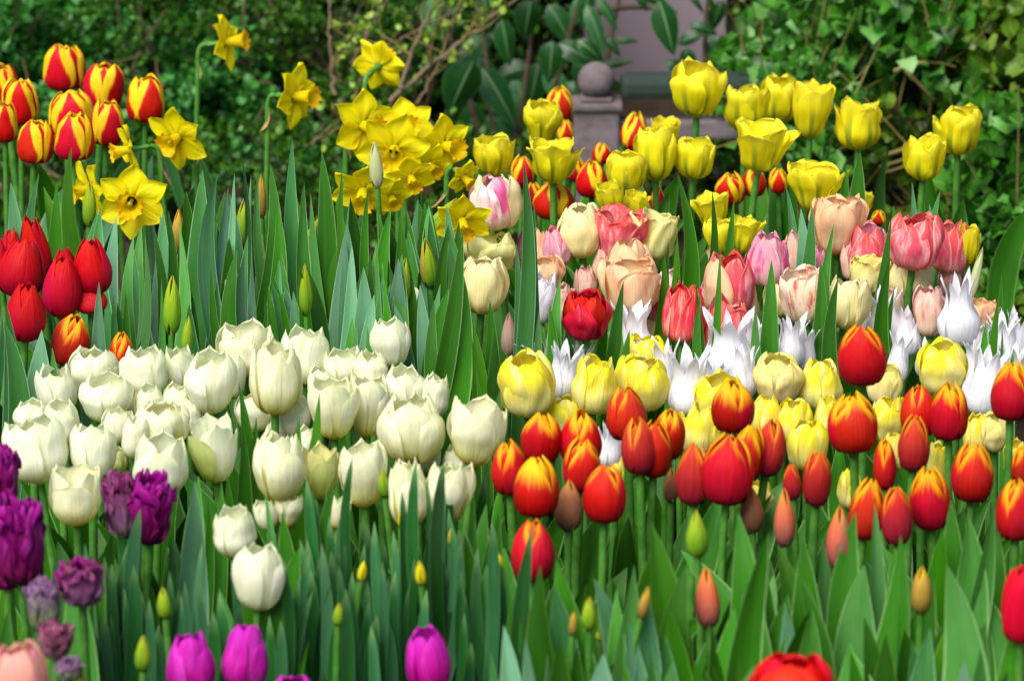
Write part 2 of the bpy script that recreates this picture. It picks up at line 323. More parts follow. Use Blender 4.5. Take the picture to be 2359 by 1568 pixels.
def leaf_geo(p0, p1, W, yaw, fold=.35, twist=0., kind='tulip', rng=None, nv=20, nu=6, arch=None, belly=.15):
    p0 = np.asarray(p0, float); p1 = np.asarray(p1, float); d = p1-p0
    c = p0+np.array([d[0]*belly, d[1]*belly, d[2]*.74]) if arch is None else np.asarray(arch, float)
    C = bez(p0, c, p1, nv+1)
    if rng is not None:
        tq = np.linspace(0, 1, nv+1); ln = np.linalg.norm(d)
        C = C+np.outer(np.sin(tq*np.pi*1.6)*(1-tq), [rng.uniform(-.09, .09)*ln, rng.uniform(-.05, .05)*ln, 0])
    T = np.gradient(C, axis=0); T /= np.linalg.norm(T, axis=1)[:, None]+1e-9
    Fd = np.array([math.cos(yaw), math.sin(yaw), 0])
    S = np.cross(T, Fd); S /= np.linalg.norm(S, axis=1)[:, None]+1e-9
    Nn = np.cross(S, T)
    t = np.linspace(0, 1, nv+1)
    if kind == 'tulip': wf = np.minimum(1, .45+.55*(t/.62))*(1-np.clip((t-.58)/.42, 0, 1)**1.75)**.95
    elif kind == 'strap': wf = np.minimum(1, .7+.3*(t/.3))*(1-np.clip((t-.72)/.28, 0, 1)**2.4)**.7
    wf[-1] = .015
    tw = (twist*(t-.3))[:, None]
    S2 = S*np.cos(tw)+Nn*np.sin(tw); N2 = -S*np.sin(tw)+Nn*np.cos(tw)
    u = np.linspace(-1, 1, nu+1)
    ph = rng.uniform(0, 6.28) if rng is not None else 0
    w_ = (W/2*wf)[:, None]
    V = C[:, None, :] + S2[:, None, :]*(w_*u[None, :])[:, :, None]*(1-.12*fold) \
        + N2[:, None, :]*(w_*(fold*np.abs(u)[None, :]**1.4*(1-.5*t[:, None]) + .16*np.sin(t*8+ph)[:, None]*u[None, :] + .05*np.sin(t*19+ph*2)[:, None]*u[None, :]**2))[:, :, None]
    uv = np.stack(np.meshgrid((u+1)/2, t), -1).reshape(-1, 2)
    return V.reshape(-1, 3), grid_faces(nu, nv), uv
def add_stem(rt, base, head, dirn, rad, mat, rng):
    L = np.linalg.norm(head-base)
    c = head-np.asarray(dirn)*L*.45
    P = bez(base, c, head, 12)
    V, Fc, uv = tube(P, np.linspace(rad*1.15, rad*.9, 12), 8)
    return mesh_obj('stem', V, Fc, mat, rt, uv)
def add_leaves(rt, rng, n, h, mat, lw, spread=(.03, .11), hmin=.6, hmax=.97, kind='tulip'):
    a0 = rng.uniform(0, 6.28)
    for k in range(n):
        a = a0+k*2.4+rng.uniform(-.5, .5); rr = rng.uniform(*spread)
        hh = h*rng.uniform(hmin, hmax)
        p1 = (math.cos(a)*rr, math.sin(a)*rr*.8, hh)
        V, Fc, uv = leaf_geo((math.cos(a)*.006, math.sin(a)*.006, .0), p1, rng.uniform(*lw), -math.pi/2+rng.uniform(-.9, .9), rng.uniform(.25, .6), rng.uniform(-.6, .6), kind, rng)
        mesh_obj('leaf', V, Fc, mat, rt, uv)
CNT = 0
def tulip(var, x, y, wpx, hpx, lean, dy, label, group, name='tulip', mats=None, cat='tulip', seed=None, face=None, stem='stem', leaves=None, rot=None):
    """x,y,w,h: head box centre and size in photo pixels; stands on the bed"""
    global CNT; CNT += 1
    rng = np.random.default_rng(seed if seed is not None else CNT*7+11)
    lean = lean+rng.uniform(-3.5, 3.5)
    yb = y+hpx/2
    t = tplane(x, yb+dy, var.hz)
    lr = R(lean)
    bx, by = x-math.sin(lr)*hpx/2, y+math.cos(lr)*hpx/2
    hb = px(bx, by, t)
    sc_ = t/F
    Wm = wpx*sc_; Hm = hpx*sc_*.985/math.cos(R(9))
    gx = hb[0]-math.sin(lr)*.16+rng.uniform(-.02, .02); gy = hb[1]+rng.uniform(-.03, .03)
    gz = ground((0, gy, 0))
    rt = root(name, (gx, gy, gz), label, cat, group)
    head = hb-np.array([gx, gy, gz])
    d = np.array([math.sin(lr), rng.uniform(-.10, .04) if face is None else -face, math.cos(lr)]); d /= np.linalg.norm(d)
    Hh = head[2]
    add_stem(rt, np.array([0, 0, -.005]), head, d, rng.uniform(.0036, .0046) if wpx > 60 else .0034, M[stem], rng)
    nl = var.nl if leaves is None else leaves
    if nl: add_leaves(rt, rng, nl, Hh, M[var.leaf if rng.random() > .3 else 'leafD'], var.lw, spread=var.sp)
    Rm = frame(d, rot if rot is not None else rng.uniform(0, 6.28))
    # head core: receptacle and pistil
    if len(mats or []) > 1 and 'whiteg' in mats: Rm = frame(d, -math.pi/2-2*math.pi/3)
    if var.mat == 'ry' and var.prof == 'round' and rot is None: Rm = frame(d, -math.pi/2+rng.uniform(-.45, .45))
    q = bez((0, 0, -.002), (0, 0, Hm*.25), (0, 0, Hm*.45), 7)
    V, Fc, uv = tube(q, np.array([1.3, 2.2, 2.0, 1.4, 1.2, 1.5, .3])*.0024*(Wm/.05), 8)
    fl = mesh_obj('flower', V@Rm.T+head, Fc, M['pistil'], rt, uv)
    K = np.array(PROF[var.prof]); jj = rng.uniform(-1, 1, 3)*(.06 if var.prof in ('egg', 'bud', 'round', 'slim') else .13)
    K[4:, 0] *= 1+jj[0]; K[6:, 0] *= 1+jj[1]; K[2:4, 1] *= 1+jj[2]*.6; kmax = max(k[0] for k in K)
    Rr = Wm/2/(kmax+var.opn*.3)
    n = var.n; mats = mats or [var.mat]
    if n == 3: layers = [(3, 1.0, 0)]
    elif n <= 6: layers = [(3, 1.0, 0), (3, var.inner, math.pi/3)]
    else: layers = [(3, 1.0, 0), (3, var.inner, math.pi/3), (n-6, .72, .4)]
    if mats == ['or']: mats = [['or', 'ora', 'orb', 'or'][int(rng.integers(4))]]
    k = 0
    cupt = var.prof in ('cup', 'open', 'wide', 'tall', 'wcup', 'wopen')
    oa, ia = (.86, 1.08) if cupt else (.95, 1.03)
    for cnt, s_, off in layers:
        for i in range(cnt):
            phi = off+i*2*math.pi/cnt+rng.uniform(-.12, .12)
            hs = (rng.uniform(.79, .98) if s_ == 1.0 else rng.uniform(.93, 1.03)) if var.prof in ('cup', 'open', 'wide', 'tall', 'wcup', 'wopen') else rng.uniform(.94, 1.02)
            if s_ < .9: hs *= .96
            V, Fc, uv = petal(Rr*s_, Hm*hs, K, var.ang*rng.uniform(.92, 1.05)*(oa if s_ == 1.0 else ia), var.tip, var.cusp, var.ruf, var.wr, (.03 if cupt and s_ == 1.0 else 0)+(rng.uniform(-.8, 1.6)*var.opn+(rng.uniform(.1, .3) if rng.random() < .10 and var.prof in ('cup', 'open', 'wide', 'wcup', 'wopen') else 0)), var.curl*(.25 if s_ == 1.0 else 1), var.frill, rng, phi)
            m = mats[k % len(mats)] if len(mats) > 1 and k < len(mats) else mats[k % len(mats)]
            mesh_obj('petal', V@Rm.T+head, Fc, M[m], fl, uv); k += 1
    return rt
def daffodil(x, y, wpx, fdir, dy, label, group, roll=0., hz=.42, stemside=0, trumpet=1.0, leaves=2):
    """fdir: direction the flower faces (right, toward camera, up)"""
    global CNT; CNT += 1
    rng = np.random.default_rng(CNT*13+5)
    t = tplane(x, y+60+dy, hz); c = px(x, y, t); s = wpx*t/F/2*1.12
    gx, gy = c[0]-fdir[0]*.06+stemside, c[1]+fdir[1]*.04
    gz = ground((0, gy, 0)); rt = root('daffodil', (gx, gy, gz), label, 'daffodil', group)
    o = np.array([gx, gy, gz]); cc = c-o
    d = np.array([fdir[0], -fdir[1], fdir[2]], float); d /= np.linalg.norm(d)
    back = cc-d*s*.75
    # stem with a bent neck
    top = back+np.array([-d[0]*.012, -d[1]*.012, -.012])
    P = np.concatenate([bez((0, 0, 0), (top[0]*.6, top[1]*.6, top[2]*.6), top-np.array([0, 0, .02]), 9), bez(top-np.array([0, 0, .012]), top+np.array([0, 0, .014]), back, 6)])
    V, Fc, uv = tube(P, .0032, 8); mesh_obj('stem', V, Fc, M['stem'], rt, uv)
    Rm = frame(d, roll)
    # tube and ovary behind the star
    q = np.array([[0, 0, -s*.78], [0, 0, -s*.62], [0, 0, -s*.5], [0, 0, -s*.25], [0, 0, 0]])
    V, Fc, uv = tube(q, np.array([.05, .11, .08, .09, .15])*s, 10)
    fl = mesh_obj('flower', V@Rm.T+cc, Fc, M['stem'] , rt, uv)
    sp = leaf_geo(top, top+np.array([rng.uniform(-.02, .02), .0, -.035]), .012, 0, .8, 0, 'tulip', rng, 8, 4)
    mesh_obj('spathe', *sp[:2], M['spathe'], rt, sp[2])
    nv, nu = 10, 8
    for k in range(6):
        v = np.linspace(0, 1, nv+1); u = np.linspace(-1, 1, nu+1); Uu, Vv = np.meshgrid(u, v)
        wf = (.22+.78*np.sin(np.clip(v/.5, 0, 1)*np.pi/2))*(1-np.clip((v-.45)/.55, 0, 1)**1.7)**.95; wf[-1] = .02
        L = s*rng.uniform(.93, 1.05); bendz = rng.uniform(-.18, .12)
        X = .12*s+Vv*L*.9; Y = Uu*wf[:, None]*s*.37*(1.1 if k % 2 else .9)
        Z = s*(-.04*(k % 2) + bendz*Vv**2 + .10*np.abs(Uu)**1.5*Vv - .03*np.cos(Uu*9)*Vv*(1-Vv)*2 + .05*np.sin(Uu*2.5+Vv*4+k))
        ph = k*math.pi/3+rng.uniform(-.07, .07); cph, sph = math.cos(ph), math.sin(ph)
        Vt = np.stack([X*cph-Y*sph, X*sph+Y*cph, Z], -1).reshape(-1, 3)
        mesh_obj('petal', Vt@Rm.T+cc, grid_faces(nu, nv), M['daf'], fl, np.stack([(Uu+1)/2, Vv], -1).reshape(-1, 2))
    nv, nu = 9, 48
    v = np.linspace(0, 1, nv+1); th = np.linspace(0, 2*np.pi, nu+1); Tt, Vv = np.meshgrid(th, v)
    rr = s*(.14+.10*Vv+.11*Vv**5)*(1+.10*Vv**4*np.sin(Tt*11+1)+.05*Vv**4*np.sin(Tt*17))
    Z = s*trumpet*(.78*Vv-.06*Vv**6) + s*.03*Vv**4*np.sin(Tt*9)
    Vt = np.stack([rr*np.cos(Tt), rr*np.sin(Tt), Z], -1).reshape(-1, 3)
    mesh_obj('trumpet', Vt@Rm.T+cc, grid_faces(nu, nv), M['trump'], fl, np.stack([Tt/6.2832*3 % 1, Vv], -1).reshape(-1, 2))
    q = bez((0, 0, 0), (0, 0, s*.3), (0, 0, s*.55), 6)
    V, Fc, uv = tube(q, np.array([.05, .05, .04, .05, .07, .01])*s, 8)
    mesh_obj('pistil', V@Rm.T+cc, Fc, M['pistil'], fl, uv)
    for k in range(leaves):
        a = rng.uniform(0, 6.28); rr_ = rng.uniform(.02, .12)
        V, Fc, uv = leaf_geo((math.cos(a)*.01, math.sin(a)*.01, 0), (math.cos(a)*rr_, math.sin(a)*rr_*.6, cc[2]*rng.uniform(.6, .85)), rng.uniform(.010, .016), rng.uniform(-2.2, -.9), .3, rng.uniform(-.6, .6), 'strap', rng)
        mesh_obj('leaf', V, Fc, M['leafB'], rt, uv)
    return rt
def clump(x, row, tips, label, group, mat='leafT', kind='tulip', name='tulip_plant', cat='plant', hz=.38, bud=None, jit=.03, fold=None):
    """a plant with no open flower: leaves given by the pixel of each tip (x, y, width px[, base dx])"""
    global CNT; CNT += 1
    rng = np.random.default_rng(CNT*17+3)
    t = tplane(x, row, hz); g = px(x, row, t); gz = ground(g)
    o = np.array([g[0], g[1], gz]); rt = root(name, o, label, cat, group)
    for tp in tips:
        tx, ty, wd = tp[:3]; bdx = tp[3] if len(tp) > 3 else None
        tt = t+rng.uniform(-jit, jit)
        p1 = px(tx, ty, tt)-o
        p0 = np.array([rng.uniform(-.012, .012), rng.uniform(-.012, .012), 0])
        arch = None
        if bdx is not None: p0 = np.array([p1[0]-bdx*tt/F, 0, 0.])
        V, Fc, uv = leaf_geo(p0, p1, wd*tt/F*(1.15 if ty < 1150 else 1.15 if kind == 'strap' else 1.75), -math.pi/2+rng.uniform(-.6, .6), fold if fold is not None else rng.uniform(.2, .5), rng.uniform(-.6, .6), kind, rng, nu=6, belly=rng.uniform(.25, .5))
        m = tp[4] if len(tp) > 4 else mat
        mesh_obj('leaf', V, Fc, M[m], rt, uv)
    return rt
# ------------------------------------------------------------------ varieties
VA = {
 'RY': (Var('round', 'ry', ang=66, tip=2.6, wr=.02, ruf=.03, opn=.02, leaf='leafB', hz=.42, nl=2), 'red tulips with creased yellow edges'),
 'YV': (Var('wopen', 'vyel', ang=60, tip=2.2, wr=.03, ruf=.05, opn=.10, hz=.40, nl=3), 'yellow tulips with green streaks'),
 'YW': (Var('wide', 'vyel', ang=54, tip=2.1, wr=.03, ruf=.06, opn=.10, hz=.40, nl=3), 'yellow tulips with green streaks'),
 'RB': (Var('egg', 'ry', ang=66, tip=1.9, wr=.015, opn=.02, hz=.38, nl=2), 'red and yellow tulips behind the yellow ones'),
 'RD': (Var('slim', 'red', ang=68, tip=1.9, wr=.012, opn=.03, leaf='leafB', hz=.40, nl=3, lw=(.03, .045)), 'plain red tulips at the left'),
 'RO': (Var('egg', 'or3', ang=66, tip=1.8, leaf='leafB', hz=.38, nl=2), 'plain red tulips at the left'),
 'PA': (Var('cup', 'peach', ang=62, tip=2.4, wr=.045, ruf=.05, opn=.05, curl=.14, hz=.38, nl=3), 'pastel tulips'),
 'PO': (Var('open', 'peach', ang=58, tip=2.2, wr=.05, ruf=.06, opn=.10, curl=.14, hz=.38, nl=3), 'pastel tulips'),
 'PE': (Var('tall', 'peach', ang=64, tip=1.9, wr=.04, ruf=.04, opn=.05, curl=.12, hz=.38, nl=3), 'pastel tulips'),
 'PD': (Var('cup', 'crim', n=11, ang=58, tip=1.8, wr=.05, ruf=.07, opn=.06, curl=.14, hz=.38, nl=2), 'pastel tulips'),
 'LW': (Var('lily', 'lily', ang=54, tip=0, wr=.012, ruf=.02, opn=.10, frill=.010, hz=.38, nl=2), 'white lily flowered tulips'),
 'LC': (Var('lilyc', 'lily', ang=60, tip=0, wr=.012, ruf=.02, opn=.05, frill=.010, hz=.38, nl=2), 'white lily flowered tulips'),
 'PY': (Var('cup', 'pale', ang=64, tip=2.2, wr=.04, ruf=.045, opn=.04, curl=.14, hz=.38, nl=2), 'pale yellow tulips'),
 'WH': (Var('wcup', 'white', ang=66, tip=2.2, cusp=.05, wr=.014, ruf=.014, opn=.06, hz=.38, nl=3), 'cream white tulips'),
 'WO': (Var('wopen', 'whitey', ang=60, tip=2.2, cusp=.05, wr=.016, ruf=.02, opn=.08, hz=.38, nl=2), 'cream white tulips'),
 'WD': (Var('wcup', 'whitey', n=10, ang=58, tip=2.2, cusp=.05, wr=.02, ruf=.03, opn=.06, hz=.38, nl=2), 'cream white tulips'),
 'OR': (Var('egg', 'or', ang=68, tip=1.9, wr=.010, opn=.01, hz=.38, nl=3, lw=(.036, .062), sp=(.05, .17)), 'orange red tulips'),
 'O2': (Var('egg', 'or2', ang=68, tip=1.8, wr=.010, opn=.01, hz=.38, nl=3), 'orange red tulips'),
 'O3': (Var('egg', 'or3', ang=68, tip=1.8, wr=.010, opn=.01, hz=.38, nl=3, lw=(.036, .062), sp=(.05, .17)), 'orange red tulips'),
 'BU': (Var('bud', 'budo', n=3, ang=78, tip=1.4, wr=.006, opn=0, curl=.02, hz=.36, nl=3), 'closed tulip buds'),
 'BG': (Var('bud', 'budg', n=3, ang=78, tip=1.4, wr=.006, opn=0, curl=.02, hz=.36, nl=2, lw=(.022, .036)), 'closed green tulip buds'),
 'PU': (Var('open', 'pur', n=11, ang=56, tip=2.2, wr=.05, ruf=.06, frill=.14, opn=.05, hz=.38, nl=2), 'purple ruffled tulips'),
 'MG': (Var('tall', 'mag', ang=62, tip=2.2, wr=.02, ruf=.03, opn=.02, hz=.38, nl=2, leaf='leafB'), 'magenta tulips'),
 'BR': (Var('round', 'bright', ang=64, tip=2.3, wr=.02, ruf=.03, opn=.04, hz=.38, nl=2), 'bright red tulips in the foreground'),
}
DY = {'OR': 130, 'O2': 130, 'O3': 130, 'BU': 110, 'PY': -40, 'RB': -70, 'PU': 120, 'LW': -20, 'LC': -20, 'BG': 115}
def rows(code, txt, **kw):
    for line in txt.strip().split('\n'):
        a, ph = line.split('|'); f = a.split()
        c = code; m = None
        if f[0] in VA: c = f.pop(0)
        x, y, w_, h_ = map(float, f[:4]); lean = float(f[4]) if len(f) > 4 else 0
        dy = float(f[5]) if len(f) > 5 else 0
        if len(f) > 6: m = f[6].split(',')
        var, grp = VA[c]
        if c in ('WH', 'WO', 'WD', 'PY'): w_ *= 1.01 if c != 'PY' else 1.05
        if c == 'PU': w_ *= .88
        if c[0] == 'P' and c != 'PU' and c != 'PY': w_ *= 1.10
        if c in ('LW', 'LC'): w_ *= 1.12
        tulip(var, x, y, w_, h_, lean, dy+DY.get(c, 0), ph.strip(), grp, mats=m, name='tulip_bud' if c in ('BU', 'BG') else 'tulip', cat='tulip bud' if c in ('BU', 'BG') else 'tulip', **kw)
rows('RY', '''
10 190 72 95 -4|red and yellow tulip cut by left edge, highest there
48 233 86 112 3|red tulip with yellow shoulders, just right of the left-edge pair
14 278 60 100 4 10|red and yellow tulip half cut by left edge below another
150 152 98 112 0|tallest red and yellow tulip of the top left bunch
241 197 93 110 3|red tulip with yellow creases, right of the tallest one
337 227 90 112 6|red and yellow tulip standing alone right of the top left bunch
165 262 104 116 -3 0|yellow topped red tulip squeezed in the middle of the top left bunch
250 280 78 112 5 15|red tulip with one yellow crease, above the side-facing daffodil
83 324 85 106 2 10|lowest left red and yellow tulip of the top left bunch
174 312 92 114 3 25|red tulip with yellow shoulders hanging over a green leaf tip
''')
rows('YV', '''
YV 1136 357 96 98 3 0|yellow green tulip right of the daffodil cluster
YV 1248 277 92 104 2 0|yellow tulip in front of the red tulip left of the ball post
YW 1274 366 128 106 2 20|wide open yellow tulip below left of the post
YV 1441 395 96 106 2 20|round yellow tulip directly below the stone ball post
YV 1510 350 100 132 2 25|tall yellow tulip right of the red one beside the post
YV 1600 362 95 98 3 20|yellow tulip below the tall solitary yellow one
YV 1606 201 124 130 2 90|tall solitary yellow tulip rising in front of the fence rail
YV 1715 247 96 108 -2 0|yellow tulip at left of the big yellow row at right
YV 1797 226 92 112 0 -30|yellow tulip at the back of the yellow row, highest of it
YV 1868 248 100 140 3 20|large yellow tulip at right end of the tight yellow row
YW 1752 334 150 122 4 40|large open yellow tulip with one splayed petal, below the yellow row
YV 1975 283 104 126 0 0|yellow tulip with dark green streak, right of the yellow row
YV 2127 362 88 108 5 10|yellow tulip with leaning stem, lower of the right-hand pair
YV 2205 298 98 116 -3 10|yellow tulip with a split petal, rightmost of all yellows
YW 1874 428 138 118 -2 20|open ragged yellow tulip above the peach tulip
YV 1404 455 62 80 -8 20|small yellow green tulip between the red ones, under the post
YV 1463 468 60 60 12 0|little yellow tulip peeping behind pastel ones
YW 1640 482 92 84 -12 0|yellow green tulip among leaves, mid right
YV 1658 542 76 92 -6 0|low yellow tulip behind the pink ones, left of its twin
YW 1714 540 78 90 8 0|low yellow tulip behind the pink ones, right of its twin
YV 1530 300 66 66 4 -40|small yellow tulip behind the tall one near the post
YV 2233 562 44 96 3 0|yellow tulip half hidden behind the coral pair
YV 1990 463 42 50 5 -20|small yellow tip behind the peach tulip
''')
rows('RB', '''
1287 236 66 88 -3|orange red tulip touching the ball post, left of it
1302 302 40 66 0|thin orange red tulip tucked against the post
1462 300 66 92 8|red tulip with yellow stripe, just right of the post
1362 408 74 92 0 0|red and yellow tulip directly under the post
1274 456 96 92 0 20|dark red tulip with orange stripes below the wide yellow one
1203 392 56 78 0|dull red tulip behind the yellow green pair at left
1681 430 72 80 0 0|red and orange tulip between yellow stems, middle right
1514 462 34 80 0 0|narrow orange tulip between two yellow stems
1326 388 44 56 4 0|orange tulip edge right of the wide yellow one
1736 416 56 72 0 0|dark red tulip behind stems of the large open yellow one
1792 414 46 62 0 0|orange tulip left of the ragged yellow one
1228 446 48 64 0 0|red tulip behind the leaf left of the dark striped one
2022 500 36 40 0 60|tiny orange and yellow tulip behind pink petals
1386 352 46 52 0 -20|orange tulip top behind the round yellow one
''')
rows('RD', '''
84 574 74 180 -5 -30|tallest plain red tulip of the left bunch
52 614 116 145 9 10|plain red tulip with wide leaning head at left edge
64 711 96 150 6 60|lowest plain red tulip of the left bunch
146 655 90 152 6 70|plain red tulip in the middle of the left bunch
214 610 92 138 -7 110|plain red tulip with pale scar, right of the bunch
150 606 56 80 0 -40|small red tulip top behind the left bunch
2 600 46 130 0 20|red tulip almost cut away by the left edge
210 690 78 60 0 70 crim|dull red tulip hidden under the scarred one
RO 97 622 36 80 -8 10|slim orange petalled tulip between plain red ones
RO 166 778 90 128 14 20|orange and yellow tipped tulip under the left red bunch
RO 283 808 60 108 0 20|small orange tulip poking up between white ones
28 566 50 90 0 -60|red tulip peeking behind the left-edge head
''')
rows('PA', '''
PA 1141 461 110 132 -2 90 cream,pstreak,pstreak,cream,cream,pstreak|cream tulip with a magenta streak, standing alone above leaves
PO 1128 580 116 100 0 0 creamg|open pale yellow tulip under the magenta-streaked one
PA 1113 652 102 138 4 40 cream|round cream tulip left of the pastel bed
BU 1172 766 38 110 -3 -90 dbud|dusty grey pink bud beside tall leaf
PA 964 700 52 106 0 0 white|whitish tulip hidden behind leaves right of the green buds
PA 1336 526 98 134 -3 20 cream|cream yellow tulip, tallest left of the coral one
PO 1428 542 110 128 2 10 coral|coral pink tulip between two cream ones
PO 1507 542 98 116 6 10 creamg|greenish cream tulip right of the coral one
PE 1242 566 44 90 0 0 peach|narrow peach tulip behind a tall leaf
PE 1280 566 62 98 -8 0 pink|soft pink tulip leaning left, near tall leaf
PA 1254 626 84 80 -8 0 peach|salmon tulip low behind the white tipped one
PE 1246 680 66 124 6 10 lily|white tulip with tall pointed petal beside a leaf
PA 1290 696 62 94 4 10 dusty|cream pink tulip behind the crimson one
PE 1348 644 50 70 0 -30 dusty|small dusty pink tulip above the crimson one
PE 1450 596 96 104 0 10 peach|peach tulip with upright back petals in pastel centre
PO 1452 656 124 130 0 60 peach|big front peach tulip with creased petals
PD 1349 722 104 120 0 60 crim|crimson double tulip low between cream and coral ones
PE 1516 692 46 104 -3 10 coral|coral tulip edge right of the big peach one
PE 1576 714 92 146 2 30 coralr|coral red tulip with tall pointed petals
PE 1676 646 106 148 -2 20 coral,coral,peach,coralr,coral,coral|salmon pink creased tulip, tall in the centre right
PO 1668 594 74 56 0 -40 cream|cream petalled tulip top behind salmon one
PE 1766 592 96 130 3 20 pink|pale tulip with bright magenta edges
PE 1830 580 50 112 0 0 dusty|narrow dusty pink tulip beside the magenta-edged one
PO 1850 676 102 132 -4 30 cstreak|cream tulip with red streak
PE 1672 748 112 150 3 -20 coral|pink red tulip behind the spiky white ones
PO 1926 514 114 138 -2 20 peach|open peach tulip high at right
PE 2000 562 90 118 -6 0 coral,pink,coral|rose pink tulip crossed by a leaf
PA 2106 548 120 140 2 80 coral|large coral pink tulip with leaning stem
PE 2188 566 80 124 4 20 coral|coral pink tulip tucked behind the large one
PO 1998 630 78 86 -3 0 palep|yellow and pink tulip behind the round cream one
PA 2094 636 96 106 0 -20 cream|cream yellow tulip behind the leaning stem
PA 1947 694 100 122 4 40 cream|round cream yellow tulip left of the spiky whites
PA 2138 712 72 124 -2 10 dusty|dusty pink wrinkled tulip beside the tall white vase-shaped one
PO 2262 724 64 76 10 0 peach|orange peach tulip open at far right
PE 2036 572 40 76 0 -20 coral|rose tulip between leaf and the large coral one
PE 1502 762 42 76 0 -50 cream|small cream petal tulip left of the coral red one
PE 1214 560 40 90 0 -20 pink|slim pink tulip left of the narrow peach one
PE 1392 600 50 90 4 -30 dusty|dusty pink tulip under the coral and cream pair
PE 1470 640 50 100 6 -30 coral|coral tulip peeping right behind the big peach one
PA 1545 660 60 90 -6 -40 pstreak|streaked cream pink tulip over the coral red one
PE 1628 690 50 110 5 -20 pink|pink and white tulip left of the salmon creased one
PE 1716 700 56 110 -3 -30 peach|peach tulip right under the salmon creased one
PA 1790 680 60 100 4 -40 cream|cream tulip under the magenta-edged one
PE 1880 600 50 90 6 -40 pink|pink tulip between dusty pink and open peach ones
PE 1960 600 46 90 -5 -30 dusty|dusty pink tulip right under the open peach one
PA 2050 700 60 90 3 -40 cstreak|red streaked cream tulip below the leaning stem
PE 2190 640 56 80 5 -40 dusty|dusty pink tulip under the tucked coral one
PE 1412 670 34 80 0 -30 pink|thin pink tulip left of the big peach one
''')
rows('LC', '''
LW 1458 758 96 152 0|spiky white tulip in front of the peach tulips, leftmost tall one
LC 1218 818 60 80 -6|white spiky tulip tip behind the round yellow one at left
LC 1298 850 76 140 8 10|white spiky tulip between two pale yellow ones
LC 1270 812 40 80 -6 -20|small white spiky tulip left of the yellow pair
LW 1586 868 110 170 0 0|wide white spiky tulip in the middle of the bed
LW 1678 786 124 156 -4 0|large flaring white spiky tulip before the pink red one
LC 1744 780 84 130 4 -10|white spiky tulip right of the large flaring one
LW 1820 782 78 130 2 0|white spiky tulip with straight tall points, centre right
LC 2034 722 80 134 -4 0|white spiky tulip beside the round cream yellow one
LC 2206 706 88 178 0 60|tallest white tulip, vase shaped with pinched neck
LC 2068 822 56 130 6 0|white spiky tulip right of the highest orange red one
LW 2308 782 88 142 -6 0|white spiky tulip at right by a leaning leaf
LC 2272 872 94 172 8 10|long white spiky tulip left of right-edge red one
LC 2342 778 70 140 4 -10|white spiky tulip cut by the right edge
LC 2130 824 50 90 0 -20|white spiky tulip behind the square yellow one
LC 2256 776 46 90 4 -30|white spiky tips behind the vase shaped tulip
LC 1650 812 60 90 -4 -40|white spiky tulip behind and between the two wide ones
LC 1404 1020 60 110 4 20|white tulip low between orange red ones
LW 1530 840 70 130 -6 -30|white spiky tulip just left of the wide middle one
LW 1640 870 76 130 6 -20|white spiky tulip just right of the wide middle one
LC 1710 850 70 130 4 -20|white spiky tulip under the large flaring one
LC 1850 800 60 120 8 -30|white spiky tulip right of the straight tall one
LW 1990 740 60 110 -6 -40|white spiky tulip behind the round cream yellow one
LC 2090 760 60 120 6 -20|white spiky tulip right of the one beside the cream yellow
LC 2330 850 70 130 2 -20|white spiky tulip above the right-edge red one
LW 2240 830 70 120 6 -30|white spiky tulip right of the square yellow one
LC 1340 830 50 100 4 -30|white spiky tulip sliver left of the bulging yellow one
LC 1420 800 40 90 -4 -40|white spiky tulip under the leftmost tall one
''')
rows('PY', '''
1212 876 126 160 -1 60|largest pale yellow tulip at the left end of its row
1372 878 106 144 2 50|pale yellow tulip with bulging front petal, second from left
1482 812 100 96 3 20|pale yellow tulip standing behind the two-tone one
1478 876 122 136 2 30|two-tone yellow tulip with cream petals touching orange red ones
1296 950 82 90 -4 0|small pale yellow tulip behind orange red pair at left
1654 908 112 124 -2 20|pale yellow tulip left behind the high orange red one
1790 866 114 122 0 20 palep|cream yellow tulip with pinkish stains
1888 880 96 120 0 0|pale yellow tulip left of the highest orange red one
2170 842 116 132 2 60|square shouldered pale yellow tulip at right
2036 884 76 96 3 0 palep|apricot yellow tulip right of the highest orange red one
1616 982 92 126 5 0|pale yellow tulip amid orange red ones, leaning right
1762 956 74 110 -3 0|pale yellow tulip right of the central red cluster
1830 964 80 110 0 0|pale yellow tulip left of the second highest orange red one
1858 1020 92 120 3 40|pale yellow tulip low in the centre right
1902 958 60 110 3 0|pale yellow tulip touching the second highest orange red one
2044 960 78 116 -2 0|pale yellow tulip behind the dusky red one
2060 1030 70 90 0 0|low pale yellow tulip behind the dusky red one
2246 1000 56 110 0 0|pale yellow tulip left of cream one at far right
2286 990 72 96 0 20 palep|cream tulip under the right-edge red one
1422 1080 70 80 0 -10|low yellow tulip behind the front red pair
1746 1140 64 80 0 0|yellow petalled tulip low behind the central red one
2158 1060 60 110 0 0|yellow tulip behind stems at right
1786 912 60 70 0 -20|small pale yellow tulip under the stained one
1560 990 50 90 0 -40|yellow tulip sliver right of orange red trio
1960 1120 60 100 0 -30|deep yellow tulip hidden low beneath the second highest red one
2336 1050 56 90 0 -20|yellow tulip at right edge below the red one
''')
